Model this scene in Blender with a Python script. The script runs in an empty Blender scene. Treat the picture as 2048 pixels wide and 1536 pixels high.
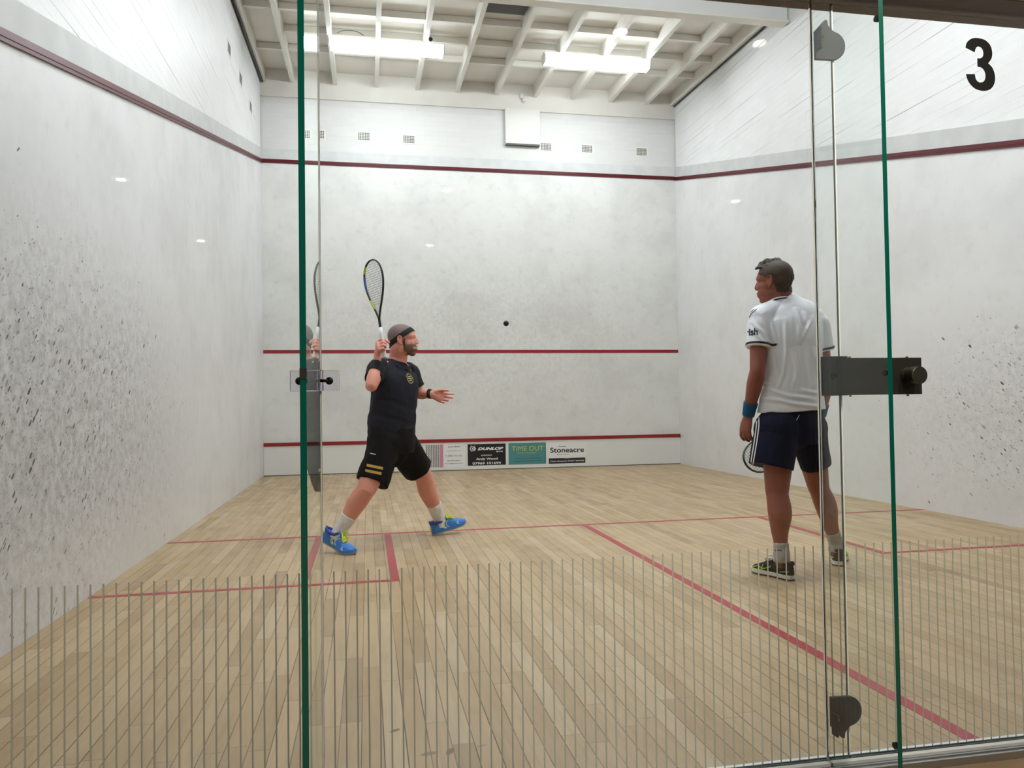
import bpy, bmesh, math, random
from mathutils import Vector, Matrix, noise
from mathutils.bvhtree import BVHTree
random.seed(7)
V = Vector
PI = math.pi
SC = bpy.context.scene
COL = SC.collection

# ------------------------------------------------------------------ camera
CAM = V((1.47707, -1.84464, 1.01203))
PITCH, YAW, ROLL, FPX = 0.0247079, 0.1872794, -0.0138090, 1532.0855
_f = V((math.sin(YAW)*math.cos(PITCH), math.cos(YAW)*math.cos(PITCH), math.sin(PITCH)))
_r0 = V((math.cos(YAW), -math.sin(YAW), 0)); _u0 = _r0.cross(_f)
_r = _r0*math.cos(ROLL) + _u0*math.sin(ROLL)
_u = -_r0*math.sin(ROLL) + _u0*math.cos(ROLL)
cd = bpy.data.cameras.new('camera'); cam = bpy.data.objects.new('camera', cd); COL.objects.link(cam)
cd.sensor_fit = 'HORIZONTAL'; cd.sensor_width = 36; cd.lens = 36*FPX/2048; cd.clip_start = .05
cam.matrix_world = Matrix(((_r.x, _u.x, -_f.x, CAM.x), (_r.y, _u.y, -_f.y, CAM.y), (_r.z, _u.z, -_f.z, CAM.z), (0, 0, 0, 1)))
SC.camera = cam

def ray(px, py): return _r*((px-1024)/FPX) + _u*((768-py)/FPX) + _f
def at(px, py, Y):
    d = ray(px, py); return CAM + d*((Y-CAM.y)/d.y)
def atX(px, py, X):
    d = ray(px, py); return CAM + d*((X-CAM.x)/d.x)
def topx(p):
    q = p-CAM; z = q.dot(_f); return V((1024+FPX*q.dot(_r)/z, 768-FPX*q.dot(_u)/z))

# ------------------------------------------------------------------ materials
def lin(c):
    return tuple(((x/255)/12.92 if x/255 <= .04045 else ((x/255+.055)/1.055)**2.4) for x in c)+(1,)
class NT:
    def __init__(s, name):
        s.mat = bpy.data.materials.new(name); s.mat.use_nodes = True
        s.t = s.mat.node_tree; s.n = s.t.nodes; s.b = s.n['Principled BSDF']
    def node(s, typ, **kw):
        n = s.n.new(typ)
        for k, v in kw.items(): setattr(n, k, v)
        return n
    def put(s, sock, v):
        if isinstance(v, bpy.types.NodeSocket): s.t.links.new(v, sock)
        elif v is not None: sock.default_value = v
    def m(s, op, a, b=None, c=None, clamp=False):
        n = s.node('ShaderNodeMath', operation=op, use_clamp=clamp)
        s.put(n.inputs[0], a); s.put(n.inputs[1], b)
        if c is not None: s.put(n.inputs[2], c)
        return n.outputs[0]
    def pos(s):
        n = s.node('ShaderNodeNewGeometry'); x = s.node('ShaderNodeSeparateXYZ')
        s.t.links.new(n.outputs['Position'], x.inputs[0]); return x.outputs[0], x.outputs[1], x.outputs[2]
    def xyz(s, a, b, c=0.0):
        n = s.node('ShaderNodeCombineXYZ'); s.put(n.inputs[0], a); s.put(n.inputs[1], b); s.put(n.inputs[2], c); return n.outputs[0]
    def noise(s, vec, scale, detail=3.0, rough=.5):
        n = s.node('ShaderNodeTexNoise'); s.put(n.inputs['Vector'], vec)
        n.inputs['Scale'].default_value = scale; n.inputs['Detail'].default_value = detail; n.inputs['Roughness'].default_value = rough
        return n.outputs['Fac']
    def white(s, vec):
        n = s.node('ShaderNodeTexWhiteNoise'); n.noise_dimensions = '3D'; s.put(n.inputs['Vector'], vec); return n.outputs['Value'], n.outputs['Color']
    def rng(s, v, a, b, c=0.0, d=1.0, smooth=True):
        n = s.node('ShaderNodeMapRange'); n.interpolation_type = 'SMOOTHSTEP' if smooth else 'LINEAR'
        s.put(n.inputs[0], v); n.inputs[1].default_value = a; n.inputs[2].default_value = b; n.inputs[3].default_value = c; n.inputs[4].default_value = d
        return n.outputs[0]
    def mix(s, f, a, b, mode='MIX'):
        n = s.node('ShaderNodeMix', data_type='RGBA', blend_type=mode)
        s.put(n.inputs[0], f); s.put(n.inputs[6], a); s.put(n.inputs[7], b); return n.outputs[2]
    def bump(s, h, strength=.3, dist=.002):
        n = s.node('ShaderNodeBump'); n.inputs['Strength'].default_value = strength; n.inputs['Distance'].default_value = dist
        s.put(n.inputs['Height'], h); s.t.links.new(n.outputs[0], s.b.inputs['Normal'])
_mats = {}
def mat(name, rgb=None, rough=.5, metal=0.0, emit=None, spec=None, noise_amt=0.0, nscale=30, bumpy=0.0, coat=0.0, sheen=0.0, sss=0.0):
    if name in _mats: return _mats[name]
    n = NT(name); c = lin(rgb)
    n.b.inputs['Base Color'].default_value = c
    n.b.inputs['Roughness'].default_value = rough; n.b.inputs['Metallic'].default_value = metal
    if spec is not None: n.b.inputs['Specular IOR Level'].default_value = spec
    if coat: n.b.inputs['Coat Weight'].default_value = coat
    if sheen: n.b.inputs['Sheen Weight'].default_value = sheen
    if emit: n.b.inputs['Emission Color'].default_value = c; n.b.inputs['Emission Strength'].default_value = emit
    if noise_amt or bumpy:
        tc = n.node('ShaderNodeTexCoord'); f = n.noise(tc.outputs['Object'], nscale, 4)
        if noise_amt:
            dk = tuple(x*(1-noise_amt) for x in c[:3])+(1,); lt = tuple(min(1, x*(1+noise_amt)) for x in c[:3])+(1,)
            n.put(n.b.inputs['Base Color'], n.mix(n.rng(f, .3, .7), dk, lt))
        if bumpy: n.bump(f, bumpy, .003)
    _mats[name] = n.mat; return n.mat

def make_floor():
    n = NT('maple_floor'); x, y, z = n.pos(); W = .066
    rx = n.m('DIVIDE', x, W); row = n.m('FLOOR', rx); fx = n.m('SUBTRACT', rx, row)
    r1, _ = n.white(n.xyz(row, 3.1, 0.0)); r2, _ = n.white(n.xyz(row, 9.7, 1.0))
    L = n.m('MULTIPLY_ADD', r2, .7, .45)
    yy = n.m('ADD', n.m('DIVIDE', y, L), n.m('MULTIPLY', r1, 17.0)); k = n.m('FLOOR', yy); fy = n.m('SUBTRACT', yy, k)
    v, c = n.white(n.xyz(row, k, 2.0)); v2, _ = n.white(n.xyz(row, k, 5.0))
    base = n.mix(v, lin((176, 150, 113)), lin((193, 169, 132)))
    base = n.mix(n.rng(v2, .86, 1.0), base, lin((165, 140, 106)))
    base = n.mix(n.rng(v2, .2, .0, 0, .6), base, lin((202, 184, 152)))
    g = n.noise(n.xyz(n.m('MULTIPLY', x, 30.0), n.m('MULTIPLY_ADD', v, 9.0, n.m('MULTIPLY', y, 1.6)), v), 2.2, 5, .62)
    base = n.mix(n.rng(g, .35, .75, 0, .30), base, lin((150, 122, 88)))
    gm = n.noise(n.xyz(x, y, 0.0), 1.3, 5, .6)
    base = n.mix(n.rng(gm, .45, .75, 0, .30), base, lin((158, 140, 112)))
    gw = n.noise(n.xyz(x, n.m('MULTIPLY', y, .35), 3.0), 9.0, 3)
    gap = n.m('MAXIMUM', n.m('LESS_THAN', fx, .026), n.m('GREATER_THAN', fx, .974))
    gs = n.noise(n.xyz(n.m('MULTIPLY', row, 3.7), n.m('MULTIPLY', y, .9), 1.0), 1.0, 2)
    gap = n.m('MULTIPLY', gap, n.rng(gs, .36, .60, .42, 1.0))
    eg = n.m('LESS_THAN', n.m('MULTIPLY', fy, L), .0035)
    gap = n.m('MAXIMUM', gap, n.m('MULTIPLY', eg, .45))
    base = n.mix(n.m('MULTIPLY', gap, .9), base, lin((70, 50, 34)))
    sc = None
    for (cx, cy, a, b, rot, st) in ((1.553, .593, .022, .010, .6, .75), (1.645, .412, .030, .013, .2, .6), (1.706, .414, .026, .012, 1.1, .8), (1.80, .43, .02, .006, .3, .35), (2.55, 1.9, .05, .004, 1.2, .3), (1.0, 1.2, .04, .004, .7, .5), (.93, 1.5, .03, .003, 1.0, .5), (1.45, .9, .05, .003, .2, .4)):
        dx = n.m('SUBTRACT', x, cx); dy = n.m('SUBTRACT', y, cy)
        p = n.m('DIVIDE', n.m('ADD', n.m('MULTIPLY', dx, math.cos(rot)), n.m('MULTIPLY', dy, math.sin(rot))), a)
        q = n.m('DIVIDE', n.m('SUBTRACT', n.m('MULTIPLY', dy, math.cos(rot)), n.m('MULTIPLY', dx, math.sin(rot))), b)
        d = n.m('ADD', n.m('MULTIPLY', p, p), n.m('MULTIPLY', q, q)); mk = n.m('MULTIPLY', n.rng(d, 1.0, .5), st)
        sc = mk if sc is None else n.m('MAXIMUM', sc, mk)
    base = n.mix(sc, base, lin((95, 78, 58)))
    n.put(n.b.inputs['Base Color'], base)
    n.put(n.b.inputs['Roughness'], n.rng(gw, .3, .7, .33, .5)); n.b.inputs['Specular IOR Level'].default_value = .4
    n.bump(n.m('MULTIPLY', gap, -1.0), .25, .001)
    return n.mat

def make_plaster(name, rgb, axis, clouds, marks=None, smear=.25, ctr=None):
    """painted plaster with grey bloom from ball dust and small oval rubber marks"""
    n = NT(name); x, y, z = n.pos(); u = x if axis == 'x' else y
    base = lin(rgb)
    c1 = n.noise(n.xyz(u, z, 4.0), 1.6, 6, .62); c2 = n.noise(n.xyz(n.m('MULTIPLY', u, 1.0), n.m('MULTIPLY', z, 1.0), 9.0), 7.0, 5, .65)
    col = n.mix(n.rng(c1, .38, .72, 0, clouds), base, lin((178, 176, 172)))
    col = n.mix(n.rng(c2, .5, .78, 0, clouds*.8), col, lin((168, 165, 160)))
    if ctr:
        cu, cz, ru, rz, amt = ctr
        p = n.m('DIVIDE', n.m('SUBTRACT', u, cu), ru); q = n.m('DIVIDE', n.m('SUBTRACT', z, cz), rz)
        d = n.m('SQRT', n.m('ADD', n.m('MULTIPLY', p, p), n.m('MULTIPLY', q, q)))
        reg = n.rng(n.m('ADD', d, n.m('MULTIPLY', n.m('SUBTRACT', c1, .5), .9)), 1.25, .15)
        c3 = n.noise(n.xyz(n.m('MULTIPLY', u, 1.3), z, 2.0), 14.0, 5, .7)
        sp = n.m('MULTIPLY', reg, n.rng(c3, .35, .7, .25, 1.0))
        col = n.mix(n.m('MULTIPLY', sp, amt), col, lin((128, 122, 118)))
        if marks:
            mk = None
            for (sx, sz, rot, r, dens, dark, seed) in marks:
                a = n.m('ADD', n.m('MULTIPLY', u, math.cos(rot)), n.m('MULTIPLY', z, math.sin(rot)))
                b = n.m('SUBTRACT', n.m('MULTIPLY', z, math.cos(rot)), n.m('MULTIPLY', u, math.sin(rot)))
                vo = n.node('ShaderNodeTexVoronoi'); vo.voronoi_dimensions = '3D'
                n.put(vo.inputs['Vector'], n.xyz(n.m('MULTIPLY', a, sx), n.m('MULTIPLY', b, sz), seed)); vo.inputs['Scale'].default_value = 1.0
                vo.inputs['Randomness'].default_value = 1.0
                sep = n.node('ShaderNodeSeparateColor'); n.t.links.new(vo.outputs['Color'], sep.inputs[0])
                rad = n.m('MULTIPLY', sep.outputs[1], r)
                hit = n.m('LESS_THAN', vo.outputs['Distance'], rad)
                keep = n.m('LESS_THAN', sep.outputs[0], n.m('MULTIPLY', n.m('MULTIPLY', reg, reg), dens))
                q2 = n.m('MULTIPLY', n.m('MULTIPLY', hit, keep), n.m('MULTIPLY_ADD', sep.outputs[2], dark*.6, dark*.4))
                mk = q2 if mk is None else n.m('MAXIMUM', mk, q2)
            col = n.mix(mk, col, lin((48, 46, 46)))
    n.put(n.b.inputs['Base Color'], col); n.b.inputs['Roughness'].default_value = .42; n.b.inputs['Specular IOR Level'].default_value = .35
    n.bump(n.noise(n.xyz(u, z, 0.0), 5.0, 4), .15, .01)
    return n.mat

def make_brick(name, axis, rgb=(236, 236, 236), cr=(.47, .68, .04, .85)):
    n = NT(name); x, y, z = n.pos(); u = x if axis == 'x' else y
    bt = n.node('ShaderNodeTexBrick'); n.put(bt.inputs['Vector'], n.xyz(u, z, 0.0))
    bt.inputs['Scale'].default_value = 1; bt.inputs['Brick Width'].default_value = .225; bt.inputs['Row Height'].default_value = .075
    bt.inputs['Mortar Size'].default_value = .0045; bt.inputs['Mortar Smooth'].default_value = .2
    bt.inputs['Color1'].default_value = lin(rgb); bt.inputs['Color2'].default_value = lin(tuple(c-4 for c in rgb)); bt.inputs['Mortar'].default_value = lin(rgb)
    fz = n.m('FRACT', n.m('DIVIDE', z, .075))
    bed = n.m('MAXIMUM', n.m('LESS_THAN', fz, .055), n.m('GREATER_THAN', fz, .965))
    nn = n.noise(n.xyz(n.m('MULTIPLY', u, .6), n.m('MULTIPLY', z, 13.33), 3.0), 1.0, 3)
    crack = n.m('MULTIPLY', bed, n.rng(nn, *cr))
    col = n.mix(crack, bt.outputs['Color'], lin((128, 126, 122)))
    col = n.mix(n.rng(n.noise(n.xyz(u, z, 0.0), 3.0, 4), .45, .75, 0, .12), col, lin((200, 200, 198)))
    n.put(n.b.inputs['Base Color'], col); n.b.inputs['Roughness'].default_value = .5
    n.bump(n.m('SUBTRACT', 1.0, bt.outputs['Fac']), .5, .004)
    return n.mat

def make_glass(name='clear_glass', tint=(253, 255, 254), ior=1.5):
    if name in _mats: return _mats[name]
    n = NT(name); n.n.remove(n.b); g = n.node('ShaderNodeBsdfGlass'); g.inputs['Color'].default_value = lin(tint)
    g.inputs['Roughness'].default_value = 0; g.inputs['IOR'].default_value = ior
    n.t.links.new(g.outputs[0], n.n['Material Output'].inputs[0]); _mats[name] = n.mat; return n.mat

M_FLOOR = make_floor()
side_marks = ((22, 64, .75, .60, .15, .95, 1.0), (48, 120, .6, .55, .22, .75, 5.0), (90, 200, 1.0, .55, .30, .5, 9.0))
M_PL_L = make_plaster('scuffed_plaster', (230, 230, 231), 'y', .26, side_marks, ctr=(1.9, .95, 3.3, 1.15, .62))
M_PL_R = make_plaster('scuffed_plaster_far', (232, 232, 232), 'y', .2, side_marks, ctr=(2.4, .85, 2.6, .95, .35))
M_PL_F = make_plaster('front_plaster', (226, 226, 222), 'x', .32, ((50, 120, .3, .5, .09, .45, 3.0),), ctr=(3.2, 2.0, 3.5, 1.5, .22))
M_BR_Y = make_brick('white_brick_side', 'y'); M_BR_X = make_brick('white_brick_front', 'x', (216, 215, 212), (.5, .8, .03, .35))
M_BAND = mat('grey_white_plaster', (204, 205, 204), .55, noise_amt=.05, nscale=6, bumpy=.3)
M_WHITE = mat('white_timber_paint', (226, 223, 214), .5, noise_amt=.03, nscale=3)
M_DECK = mat('white_board_ceiling', (226, 221, 212), .65, noise_amt=.04, nscale=2)
M_BEAM = mat('white_beam_paint', (222, 222, 220), .5)
M_FASC = mat('white_fascia_paint', (218, 214, 206), .55, noise_amt=.03, nscale=4)
M_RED = mat('maroon_line_paint', (88, 14, 26), .4, spec=.3)
M_RED2 = mat('red_line_paint', (142, 14, 26), .4)
M_FLINE = mat('floor_line_paint', (166, 42, 58), .4, noise_amt=.08, nscale=40)
M_BLACK = mat('black_paint', (14, 14, 15), .45)
M_DARK = mat('dark_bronze_metal', (40, 41, 36), .42, .35)
M_DGREY = mat('dark_grey_fitting', (36, 42, 46), .5, .1)
M_CHROME = mat('chrome', (120, 118, 115), .12, 1.0)
M_ALU = mat('aluminium', (176, 178, 180), .3, .9)
M_ALUW = mat('white_aluminium', (225, 228, 230), .4, .3)
M_RAIL = mat('taupe_rail_paint', (112, 98, 86), .4)
M_CARPET = mat('brown_carpet', (132, 112, 88), .95, noise_amt=.1, nscale=200)
M_EDGE = mat('polished_glass_edge', (2, 78, 66), .15, spec=.5)
M_GROUND = mat('ground_glass_edge', (150, 172, 166), .4)
M_GLASS = make_glass()
M_GLASSF = make_glass('fin_glass', (253, 255, 254), 1.26)
M_ACRYL = make_glass('clear_acrylic', (246, 246, 250), 1.48)
M_STRIPE = mat('frosted_stripe', (172, 178, 168), .6)
M_LAMP = mat('lit_tube_diffuser', (243, 248, 255), .5, emit=50)
M_LAMP2 = mat('lit_tube_diffuser_bright', (243, 248, 255), .5, emit=98)
M_DOWN = mat('downlight_lens', (255, 244, 225), .5, emit=3000)
M_GREY = mat('dark_grille', (88, 86, 84), .6)
M_SEAL = mat('pale_sealant', (244, 248, 247), .3)

# ------------------------------------------------------------------ object helpers
def link(o): COL.objects.link(o); return o
def props(o, label=None, cat=None, group=None, kind=None):
    if label: o['label'] = label
    if cat: o['category'] = cat
    if group: o['group'] = group
    if kind: o['kind'] = kind
    return o
def empty(name, loc, label, cat, group=None):
    o = bpy.data.objects.new(name, None); o.location = loc; o.empty_display_size = .1; link(o); return props(o, label, cat, group)
def rootloc(o):
    p = V((0, 0, 0))
    while o: p += o.location; o = o.parent
    return p
def mk(name, bm, mats, parent=None, smooth=False, label=None):
    if isinstance(bm, bpy.types.Mesh): me = bm.copy(); me.name = name
    else:
        bmesh.ops.recalc_face_normals(bm, faces=bm.faces)
        me = bpy.data.meshes.new(name); bm.to_mesh(me); bm.free()
    if not isinstance(mats, (list, tuple)): mats = [mats]
    if len(me.materials): me.materials.clear()
    for m in mats: me.materials.append(m)
    if smooth:
        for p in me.polygons: p.use_smooth = True
    o = bpy.data.objects.new(name, me); link(o)
    if parent is not None:
        me.transform(Matrix.Translation(-rootloc(parent))); o.parent = parent
    else:
        xs = [v.co for v in me.vertices]
        c = V(((min(p.x for p in xs)+max(p.x for p in xs))/2, (min(p.y for p in xs)+max(p.y for p in xs))/2, min(p.z for p in xs)))
        me.transform(Matrix.Translation(-c)); o.location = c
    if label: o['label'] = label
    return o
def NB(): return bmesh.new()
def box(bm, a, b, mi=0, bev=0):
    a, b = V(a), V(b)
    r = bmesh.ops.create_cube(bm, size=1, matrix=Matrix.Translation((a+b)/2) @ Matrix.Diagonal((abs(b.x-a.x), abs(b.y-a.y), abs(b.z-a.z), 1)))
    fs = {f for v in r['verts'] for f in v.link_faces}
    for f in fs: f.material_index = mi
    if bev:
        es = list({e for v in r['verts'] for e in v.link_edges})
        bmesh.ops.bevel(bm, geom=es, offset=bev, segments=2, affect='EDGES', profile=.5, material=mi)
    return bm
def prism(bm, poly, lo, hi, axis, mi=0):
    """poly: 2D points; axis: extrusion axis"""
    def P(p, h): return {'x': (h, p[0], p[1]), 'y': (p[0], h, p[1]), 'z': (p[0], p[1], h)}[axis]
    A = [bm.verts.new(P(p, lo)) for p in poly]; B = [bm.verts.new(P(p, hi)) for p in poly]
    n = len(poly); fs = [bm.faces.new(A), bm.faces.new(B[::-1])]
    for i in range(n): fs.append(bm.faces.new((A[i], A[(i+1) % n], B[(i+1) % n], B[i])))
    for f in fs: f.material_index = mi
    return bm
def frame_of(d, ref=None):
    d = d.normalized(); ref = V(ref) if ref is not None else (V((0, 0, 1)) if abs(d.z) < .9 else V((1, 0, 0)))
    a = ref - d*ref.dot(d)
    if a.length < 1e-4: a = V((0, 1, 0)) - d*d.y
    a.normalize(); return a, d.cross(a)
def crom(P, sub, closed=False):
    n = len(P); out = []
    rng = range(n if closed else n-1)
    for i in rng:
        if closed: p0, p1, p2, p3 = P[(i-1) % n], P[i], P[(i+1) % n], P[(i+2) % n]
        else: p0, p1, p2, p3 = P[max(i-1, 0)], P[i], P[i+1], P[min(i+2, n-1)]
        for k in range(sub):
            t = k/sub
            out.append([.5*((2*b)+(-a+c)*t+(2*a-5*b+4*c-d)*t*t+(-a+3*b-3*c+d)*t**3) for a, b, c, d in zip(p0, p1, p2, p3)])
    if not closed: out.append(list(P[-1]))
    return out
def tube(bm, pts, rad, n=10, ref=None, sub=0, caps='round', closed=False, mi=0):
    """tube with per-point radius (r or (ra along ref, rb))"""
    pts = [V(p) for p in pts]
    if not isinstance(rad, (list, tuple)): rad = [rad]*len(pts)
    R = [(r, r) if not isinstance(r, (list, tuple)) else tuple(r) for r in rad]
    if sub:
        o = crom([list(p)+list(r) for p, r in zip(pts, R)], sub, closed)
        pts = [V(q[:3]) for q in o]; R = [(max(q[3], 1e-4), max(q[4], 1e-4)) for q in o]
    if caps == 'round' and not closed:
        def cap(p, r, d):
            L = min(r); return [(p+d*L*math.sin(a), (r[0]*math.cos(a), r[1]*math.cos(a))) for a in (.5, .95, 1.3)]
        s = cap(pts[0], R[0], (pts[0]-pts[1]).normalized()); e = cap(pts[-1], R[-1], (pts[-1]-pts[-2]).normalized())
        pts = [a for a, _ in s[::-1]]+pts+[a for a, _ in e]; R = [b for _, b in s[::-1]]+R+[b for _, b in e]
    rings = []; m = len(pts); a = None
    for i, p in enumerate(pts):
        d = (pts[(i+1) % m]-pts[i-1]) if closed else (pts[min(i+1, m-1)]-pts[max(i-1, 0)])
        if d.length < 1e-9: d = V((0, 0, 1))
        if ref is not None or a is None: a, b = frame_of(d, ref)
        else: a, b = frame_of(d, a)
        rings.append([bm.verts.new(p+a*(R[i][0]*math.cos(2*PI*k/n))+b*(R[i][1]*math.sin(2*PI*k/n))) for k in range(n)])
    fs = []
    for i in range(m if closed else m-1):
        A, B = rings[i], rings[(i+1) % m]
        for k in range(n): fs.append(bm.faces.new((A[k], A[(k+1) % n], B[(k+1) % n], B[k])))
    if not closed: fs += [bm.faces.new(rings[0][::-1]), bm.faces.new(rings[-1])]
    for f in fs: f.material_index = mi
    return bm
def ell(bm, c, r, M=None, n=16, mi=0):
    M4 = (M or Matrix.Identity(4)) @ Matrix.Translation(V(c)) @ Matrix.Diagonal((r[0], r[1], r[2], 1))
    q = bmesh.ops.create_uvsphere(bm, u_segments=n, v_segments=max(8, n*3//4), radius=1, matrix=M4)
    for v in q['verts']:
        for f in v.link_faces: f.material_index = mi
    return bm
def cyl(bm, c, axis, r, h, n=24, mi=0, r2=None):
    q = bmesh.ops.create_cone(bm, cap_ends=True, segments=n, radius1=r, radius2=r if r2 is None else r2, depth=h,
        matrix=Matrix.Translation(V(c)) @ V((0, 0, 1)).rotation_difference(V(axis)).to_matrix().to_4x4())
    for v in q['verts']:
        for f in v.link_faces: f.material_index = mi
    return bm
def disp(mesh, fn):
    N = [v.normal.copy() for v in mesh.vertices]; P = [v.co.copy() for v in mesh.vertices]
    co = []
    for p, n in zip(P, N): co.extend(p+n*fn(p, n))
    mesh.vertices.foreach_set('co', co); mesh.update()
def voxel(bm, size, smooth=3, lam=.5):
    """fuse overlapping closed shells into one continuous surface"""
    bmesh.ops.recalc_face_normals(bm, faces=bm.faces)
    me = bpy.data.meshes.new('tmp'); bm.to_mesh(me); bm.free()
    o = bpy.data.objects.new('tmp', me); link(o)
    md = o.modifiers.new('r', 'REMESH'); md.mode = 'VOXEL'; md.voxel_size = size; md.use_smooth_shade = True
    if smooth:
        s = o.modifiers.new('s', 'SMOOTH'); s.iterations = smooth; s.factor = lam
    dg = bpy.context.evaluated_depsgraph_get(); out = bpy.data.meshes.new_from_object(o.evaluated_get(dg))
    bpy.data.objects.remove(o); bpy.data.meshes.remove(me)
    return out
def shell(src, planes, off, thick=0, near=None, cond=None):
    """copy of part of a surface: keep the side of each plane its normal points to, offset outward"""
    bm = NB(); bm.from_mesh(src)
    if near:
        c, r = V(near[0]), near[1]; bmesh.ops.delete(bm, geom=[v for v in bm.verts if (v.co-c).length > r], context='VERTS')
    for co, no in planes:
        bmesh.ops.bisect_plane(bm, geom=bm.verts[:]+bm.edges[:]+bm.faces[:], plane_co=V(co), plane_no=V(no), clear_inner=True)
    if cond: bmesh.ops.delete(bm, geom=[f for f in bm.faces if not cond(f.calc_center_median())], context='FACES')
    bm.normal_update(); top = {v: v.co+v.normal*off for v in bm.verts}; low = {v: v.co-v.normal*.001 for v in bm.verts}
    rim = [e for e in bm.edges if e.is_boundary]
    vn = {}
    for v in {w for e in rim for w in e.verts}: vn[v] = low[v]
    for v, p in top.items(): v.co = p
    nv = {v: bm.verts.new(p) for v, p in vn.items()}
    for e in rim:
        a, b = e.verts
        try: bm.faces.new((a, b, nv[b], nv[a]))
        except ValueError: pass
    return bm
def text_bm(s, bold=0.0, shear=0.0, spacing=1.0):
    cu = bpy.data.curves.new('t', 'FONT'); cu.body = s; cu.size = 1; cu.offset = bold; cu.shear = shear; cu.space_character = spacing
    cu.resolution_u = 5
    o = bpy.data.objects.new('t', cu); link(o); dg = bpy.context.evaluated_depsgraph_get(); dg.update()
    me = bpy.data.meshes.new_from_object(o.evaluated_get(dg)); bm = NB(); bm.from_mesh(me)
    bpy.data.objects.remove(o); bpy.data.curves.remove(cu); bpy.data.meshes.remove(me); return bm
def place_text(dst, s, x0, x1, z0, z1, fn, **kw):
    """text stretched to the rectangle x0..x1, z0..z1; fn maps (x, z, lift) to the world"""
    t = text_bm(s, **kw); xs = [v.co.x for v in t.verts]; ys = [v.co.y for v in t.verts]
    ax, bx, ay, by = min(xs), max(xs), min(ys), max(ys)
    mp = {}
    for v in t.verts:
        mp[v.index if False else v] = dst.verts.new(fn(x0+(v.co.x-ax)/(bx-ax)*(x1-x0), z0+(v.co.y-ay)/(by-ay)*(z1-z0), 0))
    for f in t.faces: dst.faces.new([mp[v] for v in f.verts])
    t.free(); return dst

# ------------------------------------------------------------------ the court
CW, CL = 6.4, 9.75
SL = .038
def roofz(y, z0): return z0-SL*(CL-y)
def outz(y): return 2.13+(4.57-2.13)*y/CL
bm = NB(); box(bm, (-.25, .13, -.1), (CW+.25, CL+.25, 0)); floor = mk('floor', bm, M_FLOOR); props(floor, kind='structure')
def fl(name, x0, y0, x1, y1):
    b = NB(); box(b, (x0, y0, .0002), (x1, y1, .0012)); return mk(name, b, M_FLINE, floor, label='painted red line on the wooden floor')
fl('short_line', .002, 4.265, CW-.002, 4.315)
fl('half_court_line', 3.2, .135, 3.25, 4.265)
fl('service_box_line', .002, 2.625, 1.65, 2.672); fl('service_box_line', 1.6, 2.672, 1.65, 4.265)
fl('service_box_line', 4.76, 2.625, CW-.002, 2.672); fl('service_box_line', 4.76, 2.672, 4.81, 4.265)
ZT = 6.05
def sidewall(name, x0, x1, xp, brick, plaster):
    b = NB(); prism(b, [(.0, 0), (CL, 0), (CL, ZT), (.0, ZT)], min(x0, x1), max(x0, x1), 'x'); w = mk(name, b, brick); props(w, kind='structure')
    b = NB(); prism(b, [(.14, 0), (CL-.002, 0), (CL-.002, outz(CL)+.05), (.14, outz(.14)+.05)], min(x0, xp), max(x0, xp), 'x')
    mk('plaster_render', b, plaster, w)
    b = NB(); prism(b, [(.14, outz(.14)+.05), (CL-.002, outz(CL)+.05), (CL-.002, outz(CL)+.215), (.14, outz(.14)+.215)], min(x0, xp), max(x0, xp), 'x')
    mk('plaster_band', b, M_BAND, w, label='greyer plaster band above the red line'); return w
wl = sidewall('wall_left', -.02, -.25, 0, M_BR_Y, M_PL_L)
wr = sidewall('wall_right', CW+.02, CW+.25, CW, M_BR_Y, M_PL_R)
b = NB(); box(b, (-.25, CL+.02, -.1), (CW+.25, CL+.25, ZT)); wf = mk('wall_front', b, M_BR_X); props(wf, kind='structure')
b = NB(); box(b, (-.02, CL, 0), (CW+.02, CL+.02, 4.62)); mk('plaster_render', b, M_PL_F, wf)
b = NB(); box(b, (-.02, CL, 4.62), (CW+.02, CL+.02, 4.785)); mk('plaster_band', b, M_BAND, wf, label='greyer plaster band above the red line')
b = NB(); box(b, (-.02, CL-.004, 5.57), (CW+.02, CL+.02, 5.98)); box(b, (0, CL-.007, 5.562), (CW, CL+.02, 5.57)); mk('fascia_board', b, M_FASC, wf)
b = NB(); box(b, (.002, CL-.003, 1.78), (CW-.002, CL, 1.83)); mk('service_line', b, M_RED2, wf, label='red painted service line')
# back wall above the glass
b = NB(); box(b, (-.25, .02, 2.275), (CW+.25, .16, ZT)); wb = mk('wall_back', b, M_BR_X); props(wb, kind='structure')
# out lines
b = NB(); box(b, (.002, CL-.014, 4.575), (CW-.002, CL, 4.63)); box(b, (.002, CL-.018, 4.595), (CW-.002, CL-.014, 4.612)); props(mk('trim_1', b, M_RED), kind='structure')
for i, (xa, xb, xc) in enumerate(((0, .014, .018), (CW, CW-.014, CW-.018))):
    b = NB(); y0, y1 = .14, CL-.02
    prism(b, [(y0, outz(y0)), (y1, outz(y1)), (y1, outz(y1)+.055), (y0, outz(y0)+.055)], min(xa, xb), max(xa, xb), 'x')
    prism(b, [(y0, outz(y0)+.02), (y1, outz(y1)+.02), (y1, outz(y1)+.037), (y0, outz(y0)+.037)], min(xb, xc), max(xb, xc), 'x')
    props(mk('trim_%d' % (i+2), b, M_RED), kind='structure')
# ceiling deck
b = NB(); prism(b, [(.0, roofz(0, 5.97)), (CL+.02, roofz(CL+.02, 5.97)), (CL+.02, 6.2), (0, 6.2)], -.25, CW+.25, 'x')
ceil = mk('ceiling', b, M_DECK); props(ceil, kind='structure')

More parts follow.
